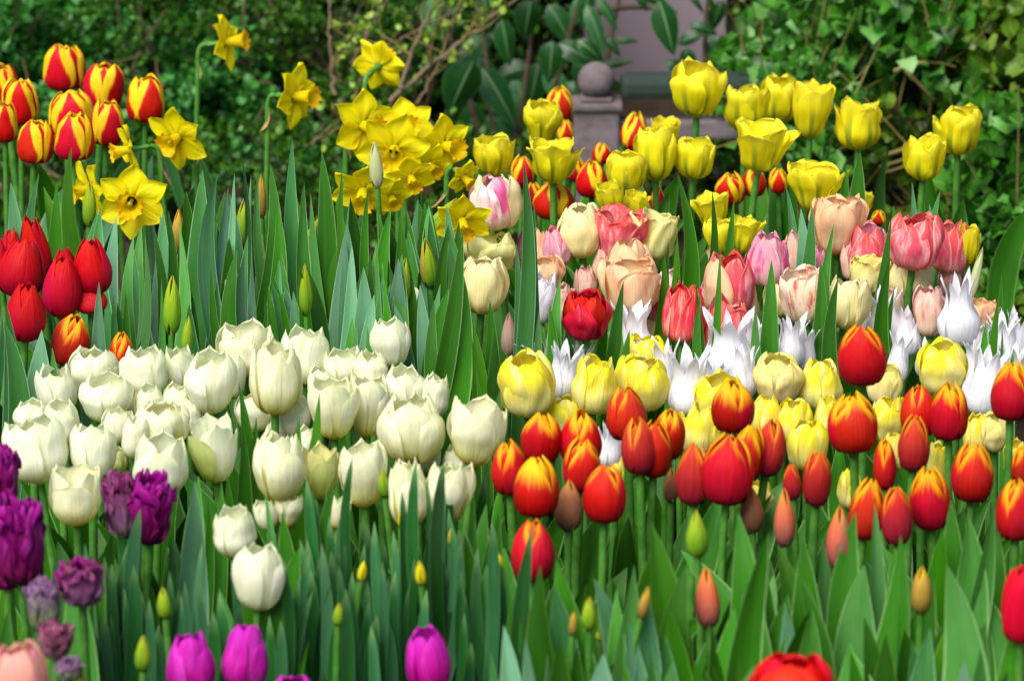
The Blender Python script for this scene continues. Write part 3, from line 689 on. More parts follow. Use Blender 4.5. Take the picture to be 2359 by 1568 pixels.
rows('WH', '''
216 852 116 118 0 0|white tulip at back left of the white bed
133 892 92 120 -4 0|white tulip at the outer left of the second row
246 912 122 120 2 20|white tulip with green nib, left centre of the bed
336 854 106 124 0 20|white tulip right of the small orange one
415 850 76 120 0 0|narrow white tulip in the back row, left half
488 876 122 152 2 40|broad white tulip with pointed front petal, left centre
WO 566 802 126 126 -2 10|white tulip with yellow throat in the back row
WD 637 864 118 180 2 90|tallest white tulip, on a visible stem in the bed centre
704 814 110 138 2 0|white tulip at back, right of the tallest one
900 786 96 122 -2 30|white tulip standing behind the bed on the right, with green leaf
792 844 90 100 0 0|white tulip in back row, centre right
WD 852 856 94 100 0 10|double white tulip in back row with green mark
930 896 96 120 2 0|white tulip with curled nibs, back right
1003 906 66 116 6 0|white tulip at the right rear corner of the bed
WO 766 932 116 154 0 50|white tulip with yellow base right of the leaning leaf
WO 850 932 100 150 3 30|white tulip with pale yellow base, centre right
WD 948 984 152 160 0 70|very large double white tulip, right of centre
WO 1098 990 140 164 3 80|wide white tulip at the right end of the bed
WH 345 926 74 90 -6 10|white tulip tips behind the central left cluster
WH 408 924 66 90 4 10|white tulip with closed tip in left cluster
WD 372 970 130 112 0 30|double white tulip just above the left front one
372 1060 128 154 2 60|white tulip with yellow patch above the purple ruffled one
272 976 74 90 4 10|small white tulip between two left front ones
314 1002 66 110 4 20|white tulip left of the front one, greenish edge
215 1034 100 142 2 60|white tulip on the left with folded petal
85 1030 148 160 -5 60|big white tulip at left front with yellow base
138 966 98 112 3 20|white tulip behind the big left front one
74 960 86 90 -4 10|white tulip at far left behind the big one
WO 495 1030 112 158 0 60 white,whiteg,white,white,white,white|white tulip with a green striped front petal
WO 177 1134 116 146 -3 70|white tulip at left next to the purple ruffled one
WD 644 1067 126 166 0 80|white tulip with orange yellow base in the centre front
WO 742 1084 80 134 0 30 creamg,whiteg,creamg|slender greenish yellow tulip between white ones
WO 835 1088 112 158 0 50|white tulip behind dark spear leaves
WD 940 1130 92 166 -2 60|white tulip behind spear leaves, left of the lowest right pair
WD 1030 1128 108 150 4 60|white tulip behind spear leaves, right of the lowest right pair
541 1217 100 124 -4 70|white tulip low in front, upper of the two
598 1322 122 164 3 110|lowest white tulip, half covered by leaves
WH 612 1182 52 74 -8 10|small white tulip under the centre one, leaning left
WO 666 1172 66 84 6 10|white tulip with open petals seen under the centre one
WH 586 946 90 96 0 0|white tulip behind the dark leaf in the centre
WH 676 958 80 92 0 10|white tulip behind the leaning dark leaf
WH 708 1018 60 90 8 0|white tulip petal right of the leaning leaf
WH 1056 1062 66 100 -4 10|white tulip under the wide right end one
WO 784 1176 44 86 6 10|little yellowish white tulip behind a leaf
WH 440 950 60 100 0 -10|white tulip behind the green striped one
WH 738 880 60 90 0 -20|white tulip peeping between centre tall ones
WH 300 906 60 90 0 -20|white tulip tip between left back ones
WH 540 862 50 110 0 -20|white tulip filling the back row left of centre
WH 880 938 60 120 0 -10|white tulip between centre and the large double one
WH 640 1000 60 80 0 -30|white tulip tucked under the tallest one
WH 268 1060 60 76 0 -30 whiteg|greenish petal of tulip left of the purple neighbour
WH 986 1040 60 90 6 0|white tulip right below the large double one
''')
rows('OR', '''
1983 808 116 152 0 130|highest orange red tulip, wide open to view on its stem
1961 966 116 150 -1 60|second highest orange red tulip right under the highest
2326 892 96 150 0 50|orange red tulip cut by the right edge, upper one
2112 940 84 136 -6 30|orange red tulip left of a touching pair
2183 940 92 146 2 40|orange red tulip right of a touching pair
O2 2103 1013 74 142 0 50|dusky red tulip in front of the touching pair
O3 2238 1077 100 154 1 20|orange red tulip between grey green leaves at right
OR 2139 1140 94 156 -3 20|bright red tulip with orange margin, lower right
O3 2337 1166 94 154 0 20|orange red tulip cut by right edge, lower one
O3 2352 1066 50 100 0 -20|orange tulip sliver at right edge
O3 2036 1064 54 126 2 -20|small orange tulip left of dusky red one
O3 1996 1165 82 154 6 10|orange red tulip left of the salmon bud-like one
O2 2062 1179 74 148 0 20|salmon red half-open tulip right of centre low
1686 927 102 132 0 40|orange red tulip high over the central cluster
1441 946 94 134 -3 40|red tulip with yellow tip, highest of the left trio
O2 1470 1020 84 140 -2 40|dusky half of the twin red tulips in left centre
OR 1506 1024 82 146 4 20|bright half of the twin red tulips in left centre
1540 992 74 130 0 10|orange red tulip right behind the twin heads
1246 1001 94 128 2 20|red tulip with broad yellow top, upper left of group
1337 1001 100 140 0 10|red tulip with yellow top between the left pair and trio
O3 1173 1066 88 140 -2 10|leftmost orange red tulip beside the white bed
1235 1113 108 152 0 30|large red tulip, front left beneath the broad-topped one
O3 1340 1064 88 132 2 0|orange tulip behind the front red pair
1392 1128 102 148 0 30|round red tulip with orange rim, right of the brown bud
1228 1258 102 156 0 40|lowest orange red tulip crossed by a dark leaf
1676 1072 124 176 0 40|largest central orange red tulip
1722 1034 80 150 6 10|orange red tulip half behind the largest central one
O2 1770 1024 80 142 6 10|red tulip with faded side, right of the central pair
O2 1598 1084 86 156 2 0 budb,or2,or2|brownish orange tulip left of the largest central one
O2 1880 1090 66 148 2 0|dusky salmon bud-like tulip under the low pale yellow one
BU 1310 1156 64 132 0 20 budb|brown and orange bud between the two front red heads
O2 1822 1104 44 90 -4 -10|small reddish tulip behind a dark leaf, centre right
BU 1805 1186 50 144 0 30|narrow orange bud in centre right
BU 1932 1232 62 160 0 110 budb,budo,budb|tall orange brown bud low in centre right
BU 1628 1370 58 152 0 70|salmon orange bud standing low among front leaves
BU 2120 1350 50 126 -2 150 budy|yellow brown bud low at right
BG 1603 1224 52 118 0 150 budg|fat green bud left of the brown one
BU 1730 1166 54 120 0 20 budb|brown bud below the largest central red head
BG 1356 1407 36 88 0 160 budg|small bright green bud low among front leaves
BG 1320 1432 20 62 4 160 budy|tiny yellow bud left of the small green one
BG 1484 1384 26 84 10 160 budy|yellow tip bud beside a leaf in front
BU 1545 1112 34 90 0 -20 budb|thin brown bud behind the twin heads
''')
rows('BR', '''
2350 1380 96 196 0 260|blurred bright red tulip at lower right edge
1824 1580 192 160 0 420|blurred bright red tulip at the bottom, wide
1752 1600 80 110 -8 400|blurred red petal tulip left of the bottom wide one
''')
rows('MG', '''
440 1516 112 146 0 60|magenta tulip at bottom, leftmost of three
568 1500 110 160 3 60|magenta tulip at bottom, tallest beside another
985 1506 106 150 -2 60|magenta tulip at bottom, standing alone on the right
676 1600 116 120 0 60|magenta tulip at bottom, only its top showing
''')
rows('PU', '''
12 1100 76 130 0 30|purple ruffled tulip at left edge, upper one
46 1245 130 200 -4 40|largest purple ruffled tulip at left edge
20 1320 90 70 0 0|deep purple ruffled tulip tucked under the largest one
284 1160 88 150 -6 0 purd|dusky mauve half of the ruffled purple pair
352 1172 108 160 4 10|vivid purple half of the ruffled purple pair
190 1340 112 100 0 120 pur,purd,purd,pdust,purd|small crumpled purple tulip above grey foliage
102 1396 80 120 -6 140 purg|grey green bud flushed with mauve at lower left
130 1474 90 80 0 160 pdust|dusty mauve crumpled tulip at lower left
160 1540 70 50 0 160 purg|small grey mauve tulip beside the salmon one
''')
tulip(VA['BR'][0], 46, 1560, 146, 190, 0, 420, 'blurred salmon pink tulip at bottom left corner', 'pink tulips', mats=['salm'])
tulip(VA['BG'][0], 170, 1552, 100, 50, 60, 260, 'pale green bud lying sideways at lower left', 'closed green tulip buds', name='tulip_bud', cat='tulip bud')
rows('BG', '''
866 376 32 116 0 120 budp|pale bud on a tall dusky stem in front of daffodils
560 515 36 116 5 20|green bud left of broad leaves, tallest of left ones
604 448 22 110 4 0 budy|tan tipped bud behind tall leaves, upper left
676 474 34 118 -12 0|green bud leaning left near tall leaves
716 545 32 120 22 20|green bud leaning right in mid leaves
705 662 32 132 -2 40|yellow green bud above the white bed, centre
398 700 42 142 2 40|large yellow green bud above left white ones
930 650 34 124 2 40|green bud beside the whitish hidden tulip
986 602 40 126 -3 40 budg,budy,budg|ochre green bud with dark seam right of others
1020 496 36 118 38 10|plump green bud leaning far right near daffodils
208 465 32 116 2 60|green bud in front of the face-on daffodil
412 530 32 112 0 0 budy|yellow tipped bud behind left leaves
432 770 26 96 6 20|slim yellow green bud low beside the dark leaf
2246 630 24 130 12 -20 budp|thin tan bud at right before the ivy
''')
# ------------------------------------------------------------------ daffodils
G_ = 'yellow daffodils'
for a in [
 (522, 98, 120, (.92, .25, .15), -60, 'yellow daffodil facing right with orange trumpet, highest at top left', .3),
 (680, 222, 134, (.80, .50, .06), -30, 'yellow daffodil facing right on an arched stem', .2),
 (872, 152, 124, (.35, -.75, .2), -60, 'yellow daffodil seen from behind, highest of the right ones', .9),
 (408, 318, 136, (-.42, .85, -.12), 0, 'star shaped daffodil facing left below the solitary red tulip', .5),
 (300, 345, 112, (-.92, .3, -.10), 10, 'daffodil with trumpet pointing left under the red and yellow bunch', .3),
 (206, 436, 122, (-.78, .55, -.10), 10, 'daffodil behind a green bud, facing left', .1),
 (304, 462, 160, (-.02, .98, .02), 20, 'big face-on daffodil at left with six spread petals', .5),
 (838, 290, 150, (.5, .8, .05), -10, 'upper left daffodil of the large cluster', .4),
 (936, 292, 130, (.15, .9, .2), -20, 'daffodil at top of the large cluster', .7),
 (908, 345, 156, (-.05, .97, -.18), 20, 'face-on daffodil in the middle of the large cluster', .15),
 (1022, 336, 132, (.62, .72, .02), 0, 'daffodil facing right at the right end of the cluster', .6),
 (836, 440, 138, (-.05, .88, -.42), 10, 'nodding daffodil with orange trumpet under the cluster', .35),
 (946, 408, 104, (.2, .85, -.4), 0, 'daffodil low right in the cluster', .8),
 (900, 452, 90, (.3, .85, -.4), -10, 'small daffodil at the bottom of the cluster behind the pale bud', .2),
 (1064, 508, 126, (.1, .85, -.45), 10, 'daffodil behind the leaning green bud', .5),
 (990, 380, 90, (.4, .7, -.3), -30, 'daffodil partly hidden at the back of the cluster', .1),
 (1066, 408, 84, (.3, .3, -.2), -30, 'small yellow daffodil left of the yellow green tulip', .4),
]:
    daffodil(a[0], a[1], a[2], a[3], a[4], a[5], G_, roll=a[6])
tulip(VA['PY'][0], 1110, 1244, 36, 46, 0, 0, 'tiny pale yellow tulip low between white and orange beds', 'pale yellow tulips')
# ------------------------------------------------------------------ plants without flowers
GP = 'leafy tulip plants without flowers'
CL = [
 (300, 760, [(309, 538, 44), (334, 540, 26), (319, 601, 42), (262, 680, 32), (290, 672, 30)], 'leafT', 'leafy tulip plant right of the scarred red tulip'),
 (385, 740, [(387, 485, 38), (351, 519, 34), (443, 660, 30), (372, 640, 34)], 'leafT', 'leafy tulip plant above the large yellow green bud'),
 (440, 760, [(443, 678, 48, 60, 'leafD'), (486, 608, 26, -70), (413, 516, 36)], 'leafT', 'plant with a dark leaf leaning right over white ones'),
 (480, 700, [(466, 392, 62, 30), (500, 400, 50), (525, 432, 60), (540, 400, 22)], 'leafB', 'tall grey green plant against the hedge, left'),
 (560, 720, [(537, 656, 38), (567, 605, 28), (578, 405, 26), (556, 352, 22)], 'leafB', 'narrow leaved plant under the tallest green bud'),
 (620, 700, [(622, 378, 44), (594, 392, 26), (620, 690, 34), (640, 470, 46)], 'leafT', 'leafy plant left of the daffodil with arched stem'),
 (690, 690, [(673, 322, 40), (700, 420, 38), (656, 581, 30, 20), (640, 500, 44)], 'leafB', 'tall plant under the arched-stem daffodil'),
 (740, 690, [(741, 350, 52), (715, 446, 26), (747, 508, 30), (753, 569, 24)], 'leafT', 'tall plant right of the leaning green bud'),
 (800, 700, [(793, 414, 36, 90), (807, 457, 66, -75), (810, 508, 50, 80), (788, 384, 22)], 'leafD', 'plant with broad crossing leaves below the nodding daffodil'),
 (856, 690, [(848, 430, 26), (881, 524, 36), (870, 560, 44), (838, 600, 40)], 'leafT', 'leafy plant around the dusky pale-bud stem'),
 (905, 690, [(900, 478, 44), (922, 476, 34), (901, 543, 26), (940, 560, 40)], 'leafT', 'leafy plant below the daffodil cluster, right side'),
 (975, 720, [(990, 451, 44, 70), (1034, 516, 40, 30), (1050, 560, 20), (1010, 590, 40)], 'leafD', 'plant under the far-leaning bud'),
 (1010, 860, [(1066, 535, 46, 110), (1058, 600, 60, 20), (1000, 690, 44)], 'leafT', 'long leaf plant left of the round cream tulip'),
 (1100, 860, [(1086, 740, 56), (1140, 760, 50), (1072, 800, 50, 30), (1128, 690, 44, 10, 'leafD')], 'leafD', 'broad leaved plant under the round cream tulip'),
 (1120, 930, [(1094, 838, 28, -70), (1100, 880, 44), (1150, 900, 60)], 'leafT', 'plant between white bed and largest pale yellow tulip'),
 (1208, 800, [(1206, 372, 36, -14), (1230, 470, 28), (1188, 560, 30)], 'leafB', 'plant with one very tall narrow leaf before red tulips'),
 (1270, 820, [(1290, 640, 44, 20), (1266, 700, 50), (1240, 720, 34)], 'leafT', 'leafy plant left of the crimson tulip'),
 (1395, 830, [(1436, 648, 44, 70), (1420, 700, 60, 40), (1450, 760, 50)], 'leafD', 'plant with a leaf crossing right of the crimson tulip'),
 (1500, 720, [(1540, 560, 34, 20), (1580, 571, 26, 40), (1560, 540, 44), (1530, 590, 40)], 'leafD', 'leafy plant right of the greenish cream tulip'),
 (1620, 640, [(1560, 400, 40), (1640, 440, 30), (1585, 430, 34), (1690, 460, 30)], 'leafD', 'leafy plant between yellow tulips and pastel ones'),
 (1640, 800, [(1659, 576, 22, 30), (1612, 680, 30), (1600, 640, 20)], 'leafD', 'plant with one dark spear leaf beside the salmon tulip'),
 (1770, 800, [(1777, 598, 54, 10), (1740, 700, 40)], 'leafT', 'plant with a broad leaf over the magenta-edged tulip'),
 (1850, 600, [(1844, 480, 48, -20), (1810, 430, 44), (1870, 470, 40)], 'leafB', 'leafy plant left of the open peach tulip'),
 (1900, 760, [(1921, 515, 34, 34), (1890, 600, 44), (1930, 640, 40)], 'leafT', 'plant with a spear leaf across the open peach tulip'),
 (1960, 520, [(1980, 350, 56, 20), (1950, 380, 44), (1930, 440, 40)], 'leafT', 'broad leaf plant under the dark-streaked yellow tulip'),
 (2010, 700, [(2053, 503, 30, 80), (2040, 560, 34)], 'leafD', 'plant whose leaf crosses the rose pink tulip'),
 (2045, 760, [(2050, 592, 44, 30), (2060, 660, 30)], 'leafD', 'plant with dark leaf under the large coral tulip'),
 (2110, 560, [(2100, 420, 34), (2165, 440, 40), (2140, 470, 36), (2180, 500, 34)], 'leafB', 'leafy plant under the right-hand yellow pair'),
 (2260, 860, [(2300, 680, 40, 60), (2270, 740, 44)], 'leafT', 'plant with a leaf leaning right near the vase shaped tulip'),
 (2275, 700, [(2306, 634, 24, 40), (2330, 690, 26)], 'leafT', 'thin leaved plant before the ivy at right'),
 (2320, 900, [(2308, 752, 30, 20), (2334, 800, 34)], 'leafT', 'plant between the right white spiky tulips'),
 (600, 1000, [(550, 882, 40, -50), (590, 960, 34)], 'leafD', 'plant with a dark spear leaf in the white bed centre'),
 (660, 1040, [(736, 903, 44, 100), (690, 960, 34)], 'leafD', 'plant with a leaf leaning right in the white bed'),
 (60, 900, [(10, 740, 60), (96, 760, 90, -10), (120, 800, 40), (14, 700, 50)], 'leafB', 'broad grey green plant under the left red bunch'),
 (225, 800, [(228, 650, 44), (200, 800, 50), (240, 700, 40)], 'leafB', 'grey green plant under the scarred red tulip'),
 (190, 560, [(164, 340, 44, -20), (130, 420, 44, 40), (100, 430, 60)], 'leafD', 'plant whose leaf rises before the red and yellow bunch'),
 (30, 560, [(24, 420, 50), (60, 470, 44), (90, 400, 30)], 'leafB', 'blue green plant below the top left bunch'),
 (460, 1200, [(457, 1096, 66, 50), (510, 1110, 40), (480, 1140, 30)], 'leafT', 'broad leaf plant right of the purple ruffled pair'),
 (530, 1140, [(523, 1094, 40), (560, 985, 44, 20), (500, 1180, 50), (462, 1178, 34, -50)], 'leafT', 'leafy plant below the green striped white tulip'),
 (420, 1290, [(448, 1105, 74, 30, 'leafB'), (400, 1240, 60), (350, 1330, 60, -70, 'leafD')], 'leafT', 'very broad leaf plant at left below purple pair'),
 (300, 1320, [(290, 1180, 50), (330, 1290, 60), (250, 1300, 50)], 'leafD', 'shaded leafy plant under the purple pair'),
 (730, 1250, [(700, 1100, 44), (752, 1130, 40, 40), (770, 1110, 44, 60, 'leafT')], 'leafD', 'leafy plant left of the spear leaves'),
 (640, 1300, [(650, 1180, 46), (610, 1130, 30), (690, 1260, 60)], 'leafT', 'leafy plant above the lowest white tulip'),
 (600, 1460, [(640, 1290, 50, 40), (560, 1320, 44), (600, 1380, 44)], 'leafD', 'plant covering the lowest white tulip'),
 (1130, 1280, [(1090, 1130, 40), (1120, 1160, 50), (1150, 1180, 44)], 'leafT', 'leafy plant under the wide right-end white tulip'),
 (1140, 1380, [(1070, 1230, 60, -100), (1160, 1260, 60), (1120, 1300, 50)], 'leafT', 'leafy plant left of the lowest orange red tulip'),
 (1210, 1560, [(1226, 1210, 34, 70, 'leafN'), (1278, 1340, 60), (1180, 1380, 60)], 'leafD', 'plant with a dark leaf across the lowest red tulip'),
 (1300, 1560, [(1276, 1348, 66, -40, 'leafB'), (1306, 1318, 34), (1244, 1300, 60)], 'leafD', 'leafy plant below the lowest orange red tulip'),
 (1400, 1540, [(1282, 1290, 80, -190, 'leafT'), (1420, 1356, 50), (1460, 1300, 50)], 'leafT', 'plant with a broad leaf arching left in the foreground'),
 (1560, 1560, [(1500, 1204, 70, -120), (1581, 1299, 60), (1540, 1400, 60)], 'leafD', 'plant with a long leaf arching left, middle foreground'),
 (1500, 1580, [(1488, 1345, 56), (1450, 1440, 60), (1530, 1460, 50, 0, 'leafB')], 'leafB', 'blue green leafy plant in middle foreground'),
 (1660, 1580, [(1770, 1225, 60, 150), (1690, 1400, 60), (1640, 1440, 50)], 'leafT', 'plant with a leaf running up right past the salmon bud'),
 (1740, 1520, [(1700, 1180, 60, -60), (1760, 1300, 60), (1720, 1330, 70)], 'leafT', 'broad leaf plant right of the salmon bud'),
 (1820, 1560, [(1807, 1386, 64, -10, 'leafB'), (1846, 1334, 60, -80), (1870, 1400, 60)], 'leafT', 'plant behind the wide bottom red tulip'),
 (1900, 1480, [(1893, 1238, 50), (1850, 1240, 60), (1970, 1178, 60, 30)], 'leafT', 'leafy plant below the tall orange brown bud'),
 (2000, 1480, [(2014, 1158, 44), (2074, 1232, 60, 50), (1990, 1300, 80)], 'leafT', 'broad leaf plant low right of the tall orange brown bud'),
 (2100, 1500, [(2082, 1301, 44), (2060, 1260, 60), (2150, 1330, 70)], 'leafT', 'leafy plant around the yellow brown bud'),
 (2140, 1620, [(2141, 1446, 60, 40, 'leafB'), (2100, 1480, 60), (2180, 1500, 60)], 'leafB', 'blue green plant at bottom, lower right'),
 (2300, 1640, [(2180, 1300, 76, -150), (2190, 1370, 70, -150), (2340, 1430, 70)], 'leafT', 'plant with two long leaves sweeping down right'),
 (2200, 1380, [(2190, 1150, 50), (2230, 1190, 70), (2290, 1160, 40)], 'leafT', 'leafy plant under the right orange red tulips'),
 (2020, 1600, [(1990, 1420, 60), (2040, 1460, 60), (1960, 1500, 50)], 'leafD', 'shaded leafy plant at bottom right of the red wide tulip'),
 (1340, 1640, [(1330, 1490, 60), (1290, 1470, 60), (1380, 1500, 56)], 'leafD', 'leafy plant at the bottom, centre'),
 (1180, 1640, [(1160, 1440, 50, 0, 'leafB'), (1210, 1470, 50), (1130, 1500, 40)], 'leafB', 'leafy plant at the bottom left of centre'),
 (1480, 1660, [(1500, 1500, 50), (1440, 1530, 50), (1540, 1520, 50)], 'leafT', 'small leafy plant at bottom centre right'),
 (1660, 1680, [(1640, 1530, 50), (1700, 1500, 50), (1600, 1520, 56)], 'leafD', 'small leafy plant left of the wide bottom red tulip'),
 (2230, 1700, [(2220, 1520, 60), (2260, 1490, 50), (2320, 1540, 60)], 'leafB', 'leafy plant at the bottom right corner'),
 (200, 1500, [(196, 1250, 40, 0, 'leafB'), (240, 1290, 44), (160, 1300, 60)], 'leafT', 'leafy plant behind the small crumpled purple tulip'),
 (30, 1520, [(20, 1400, 50), (60, 1440, 40), (90, 1380, 34)], 'leafT', 'leafy plant at the left edge under purple tulips'),
 (470, 745, [(436, 700, 60, -30, 'leafB'), (500, 650, 44, 10, 'leafB')], 'leafB', 'plant with a pale arching leaf above the white bed'),
 (830, 830, [(812, 733, 66, 30), (822, 745, 34, -20), (846, 752, 40, -30)], 'leafT', 'leafy plant just left of the rear right white tulip'),
]
for x, row, tips, mat, lab in CL:
    clump(x, row+60 if row < 1000 else row+(130 if 'white bed' in lab else 50), tips, lab, GP, mat)
rf = random.Random(77)
for k in range(30):
    x0 = rf.uniform(250, 1060); row = rf.uniform(700, 860)
    if x0 < 330: row = max(row, 760)
    CLF = [(x0+rf.uniform(-50, 50), row-rf.uniform(140, 290), rf.uniform(38, 68), rf.uniform(-90, 90), rf.choice(['leafT', 'leafD', 'leafB', 'leafB', 'leafT'])) for _ in range(3)]
    clump(x0, row, CLF, 'leafy green tulip plant standing among its like between daffodils and white tulips', 'leafy tulip plants between daffodils and white tulips', 'leafT')
for k in range(15):
    x0 = rf.uniform(1180, 2380); row = rf.uniform(1400, 1760)
    CLF = [(x0+rf.uniform(-110, 110), row-rf.uniform(90, 220), rf.uniform(54, 84), rf.uniform(-200, 200), rf.choice(['leafT', 'leafD', 'leafD', 'leafB', 'leafT'])) for _ in range(3)]
    clump(x0, row, CLF, 'broad leaved green tulip plant filling the foreground under the orange red tulips', 'broad leaved tulip plants under the orange red tulips', 'leafT')
# dark strap leaves of narcissus in the foreground
GN = 'dark leaved narcissus plants in the foreground'
rngn = random.Random(5)
NL = [
 (712, 1330, [(705, 1100, 26), (720, 1130, 24), (690, 1240, 22), (735, 1280, 22)], 'narcissus plant left of the slender greenish tulip'),
 (810, 1330, [(812, 1050, 26, 4), (800, 1130, 26), (840, 1250, 22), (770, 1260, 20)], 'narcissus plant with the tallest dark spear leaf'),
 (925, 1340, [(925, 1128, 24, -20), (905, 1220, 22), (950, 1180, 22)], 'narcissus plant before the lower right white pair, left side'),
 (965, 1340, [(958, 1060, 26, -6), (985, 1105, 16), (990, 1200, 24)], 'narcissus plant before the lower right white pair, middle'),
 (1010, 1350, [(1022, 1062, 30, 30), (1040, 1200, 24), (1060, 1240, 24)], 'narcissus plant before the lower right white pair, right side'),
 (1120, 1420, [(1134, 1200, 30, 10), (1100, 1260, 24), (1150, 1290, 24)], 'narcissus plant right of the lower white pair'),
 (866, 1400, [(862, 1200, 24, -60), (880, 1290, 22), (845, 1330, 20)], 'narcissus plant with a bright green leaning leaf'),
 (760, 1440, [(740, 1250, 24), (780, 1300, 24), (800, 1360, 20)], 'narcissus plant left of the yellow bud pair'),
 (660, 1440, [(650, 1290, 26), (690, 1330, 24), (720, 1360, 20)], 'narcissus plant right of the lowest white tulip'),
]
for x0, row in [(255, 1560), (300, 1600), (350, 1580), (400, 1640), (330, 1500), (470, 1560), (640, 1560), (700, 1580), (760, 1580), (820, 1560), (880, 1600), (940, 1560), (1050, 1520), (1100, 1560), (1040, 1620), (220, 1640), (520, 1660), (800, 1660), (900, 1500), (1000, 1440), (600, 1640), (720, 1480), (1090, 1380), (840, 1460)]:
    n = rngn.randint(5, 7)
    NL.append((x0, row, [(x0+rngn.uniform(-70, 70), row-rngn.uniform(120, 330), rngn.uniform(20, 34), rngn.uniform(-40, 40)) for _ in range(n)], 'unopened narcissus plant of dark upright strap leaves in the left foreground'))
for x, row, tips, lab in NL:
    rt = clump(x, row+(190 if 'left foreground' not in lab else 0), tips, lab, GN, 'leafN', 'strap', name='narcissus_plant', hz=.34, fold=.25)
# yellow green narcissus buds
for x, y, hh, lab in [(835, 1312, 52, 'yellow narcissus bud low behind dark straps, left'), (968, 1315, 62, 'yellow narcissus bud left of the magenta tulip top'), (660, 1372, 50, 'yellow green narcissus bud right of the lowest white tulip'), (780, 1410, 60, 'slim green narcissus bud'),
                 (884, 1110, 70, 'green narcissus bud in front of the white tulips'), (925, 1190, 46, 'small yellow narcissus bud under the large double white'), (1040, 1235, 44, 'yellow narcissus bud below the lower right white pair'), (1012, 1275, 44, 'olive narcissus bud left of the leaf fan'),
                 (328, 1200, 80, 'green narcissus bud below the dusky mauve tulip'), (1150, 1290, 44, 'pale narcissus bud near the orange red bed'), (378, 1385, 80, 'leaning yellow green narcissus bud at lower left'), (330, 1500, 90, 'slim yellow green narcissus bud above the left magenta tulip'), (1376, 1463, 20, 'tiny cream bud in the foreground leaves')]:
    v = Var('bud', 'budy', n=3, ang=80, tip=1.4, wr=.01, opn=0, curl=.02, hz=.34, nl=2, leaf='leafN', lw=(.008, .012))
    tulip(v, x, y, hh*.42, hh, rngn.uniform(-6, 6), 230, lab, 'narcissus buds', name='narcissus_bud', cat='narcissus bud', mats=['budg' if 'green' in lab else 'vyel'], leaves=1)
# ------------------------------------------------------------------ setting
def struct(o, kind='structure'): o['kind'] = kind; return o
soil = plain_mat('soil', '3a2a1c', .95, 0, 25, .4, '241a10', bstr=1.0)
gy = np.concatenate([np.linspace(-2, 8, 41), [12, 30, 90]]); gx = np.concatenate([[-90, -20, -6], np.linspace(-3, 3, 31), [6, 20, 90]])
gy = gy if True else gy
GX, GY = np.meshgrid(gx, gy)
rg = np.random.default_rng(2)
GZ = SLOPE*np.minimum(GY, 8)+np.where((abs(GX) < 3.5) & (GY < 7), rg.uniform(-.012, .006, GX.shape), 0)
struct(mesh_obj('ground', np.stack([GX, GY, GZ], -1).reshape(-1, 3), grid_faces(len(gx)-1, len(gy)-1), soil))
def tag(o, label, cat, group=None):
    o['label'] = label; o['category'] = cat
    if group: o['group'] = group
    return o
def box(x0, x1, y0, y1, z0, z1, bev=0.0):
    import bmesh
    bm = bmesh.new(); bmesh.ops.create_cube(bm, size=1)
    for v in bm.verts:
        v.co = ((x0+x1)/2+v.co.x*(x1-x0), (y0+y1)/2+v.co.y*(y1-y0), (z0+z1)/2+v.co.z*(z1-z0))
    if bev: bmesh.ops.bevel(bm, geom=list(bm.edges), offset=bev, segments=2, affect='EDGES', profile=.6)
    return bm
def bmobj(name, bms, mat, parent=None, smooth=False):
    import bmesh
    me = bpy.data.meshes.new(name); bm = bmesh.new()
    for b in bms:
        t = bpy.data.meshes.new('t'); b.to_mesh(t); bm.from_mesh(t); b.free(); bpy.data.meshes.remove(t)
    bm.to_mesh(me); bm.free(); me.materials.append(mat)
    if smooth:
        for p in me.polygons: p.use_smooth = True
    o = bpy.data.objects.new(name, me); COL.objects.link(o)
    if parent: o.parent = parent
    return o
def lathe(cx, cy, z0, prof, n=32):
    th = np.linspace(0, 2*np.pi, n+1); P = np.array(prof)
    V = np.stack([cx+P[:, :1]*np.cos(th), cy+P[:, :1]*np.sin(th), z0+np.repeat(P[:, 1:2], n+1, 1)], -1).reshape(-1, 3)
    return V, grid_faces(n, len(P)-1), None
# fence: newel post with a ball and two rails
TF = 5.05
fw = plain_mat('weathered_fence_paint', '7e7278', .85, 0, 22, .45, '544c4c', bstr=1.0)
fdk = plain_mat('dark_green_rail', '2c3c34', .7, 0, 14, .2, '243028', bstr=.4)
pc = px(1372, 350, TF); u_ = TF/F
def zz(y): return px(1372, y, TF)[2]
gp = ground(pc)
fr = root('fence_post', (pc[0], pc[1], gp), 'pinkish grey square fence post topped with a round ball', 'fence post')
L = lambda a: np.array(a)-np.array([pc[0], pc[1], gp])
x0 = -52*u_; x1 = 52*u_
bmobj('post', [box(x0, x1, x0, x1, -.05, zz(240)-gp, .004)], fw, fr)
bmobj('cap', [box(x0-.005, x1+.005, x0-.005, x1+.005, zz(242)-gp, zz(224)-gp, .004), box(x0*.72, x1*.72, x0*.72, x1*.72, zz(224)-gp+.001, zz(214)-gp, .004)], fw, fr)
rb = 43*u_; zc = zz(178)-gp
prof = [(rb*.62, -rb*1.02), (rb*.5, -rb*.93), (rb*.48, -rb*.87)]+[(rb*math.sin(a), -rb*math.cos(a)) for a in np.linspace(.5, math.pi, 20)]
V, Fc, _ = lathe(0, 0, zc, prof); mesh_obj('ball', V, Fc, fw, fr)
px_r = px(1725, 300, TF)[0]-pc[0]
fe = root('garden_fence', (pc[0]+x1, pc[1], gp), 'low fence with dark top rail and grey lower rail behind yellow tulips', 'fence')
def rl(y): return zz(y)-gp
bmobj('top_rail', [box(.002, px_r, -.03, .03, rl(215), rl(162), .01)], fdk, fe)
bmobj('lower_rail', [box(.002, px_r, -.022, .022, rl(312), rl(268), .004)], fw, fe)
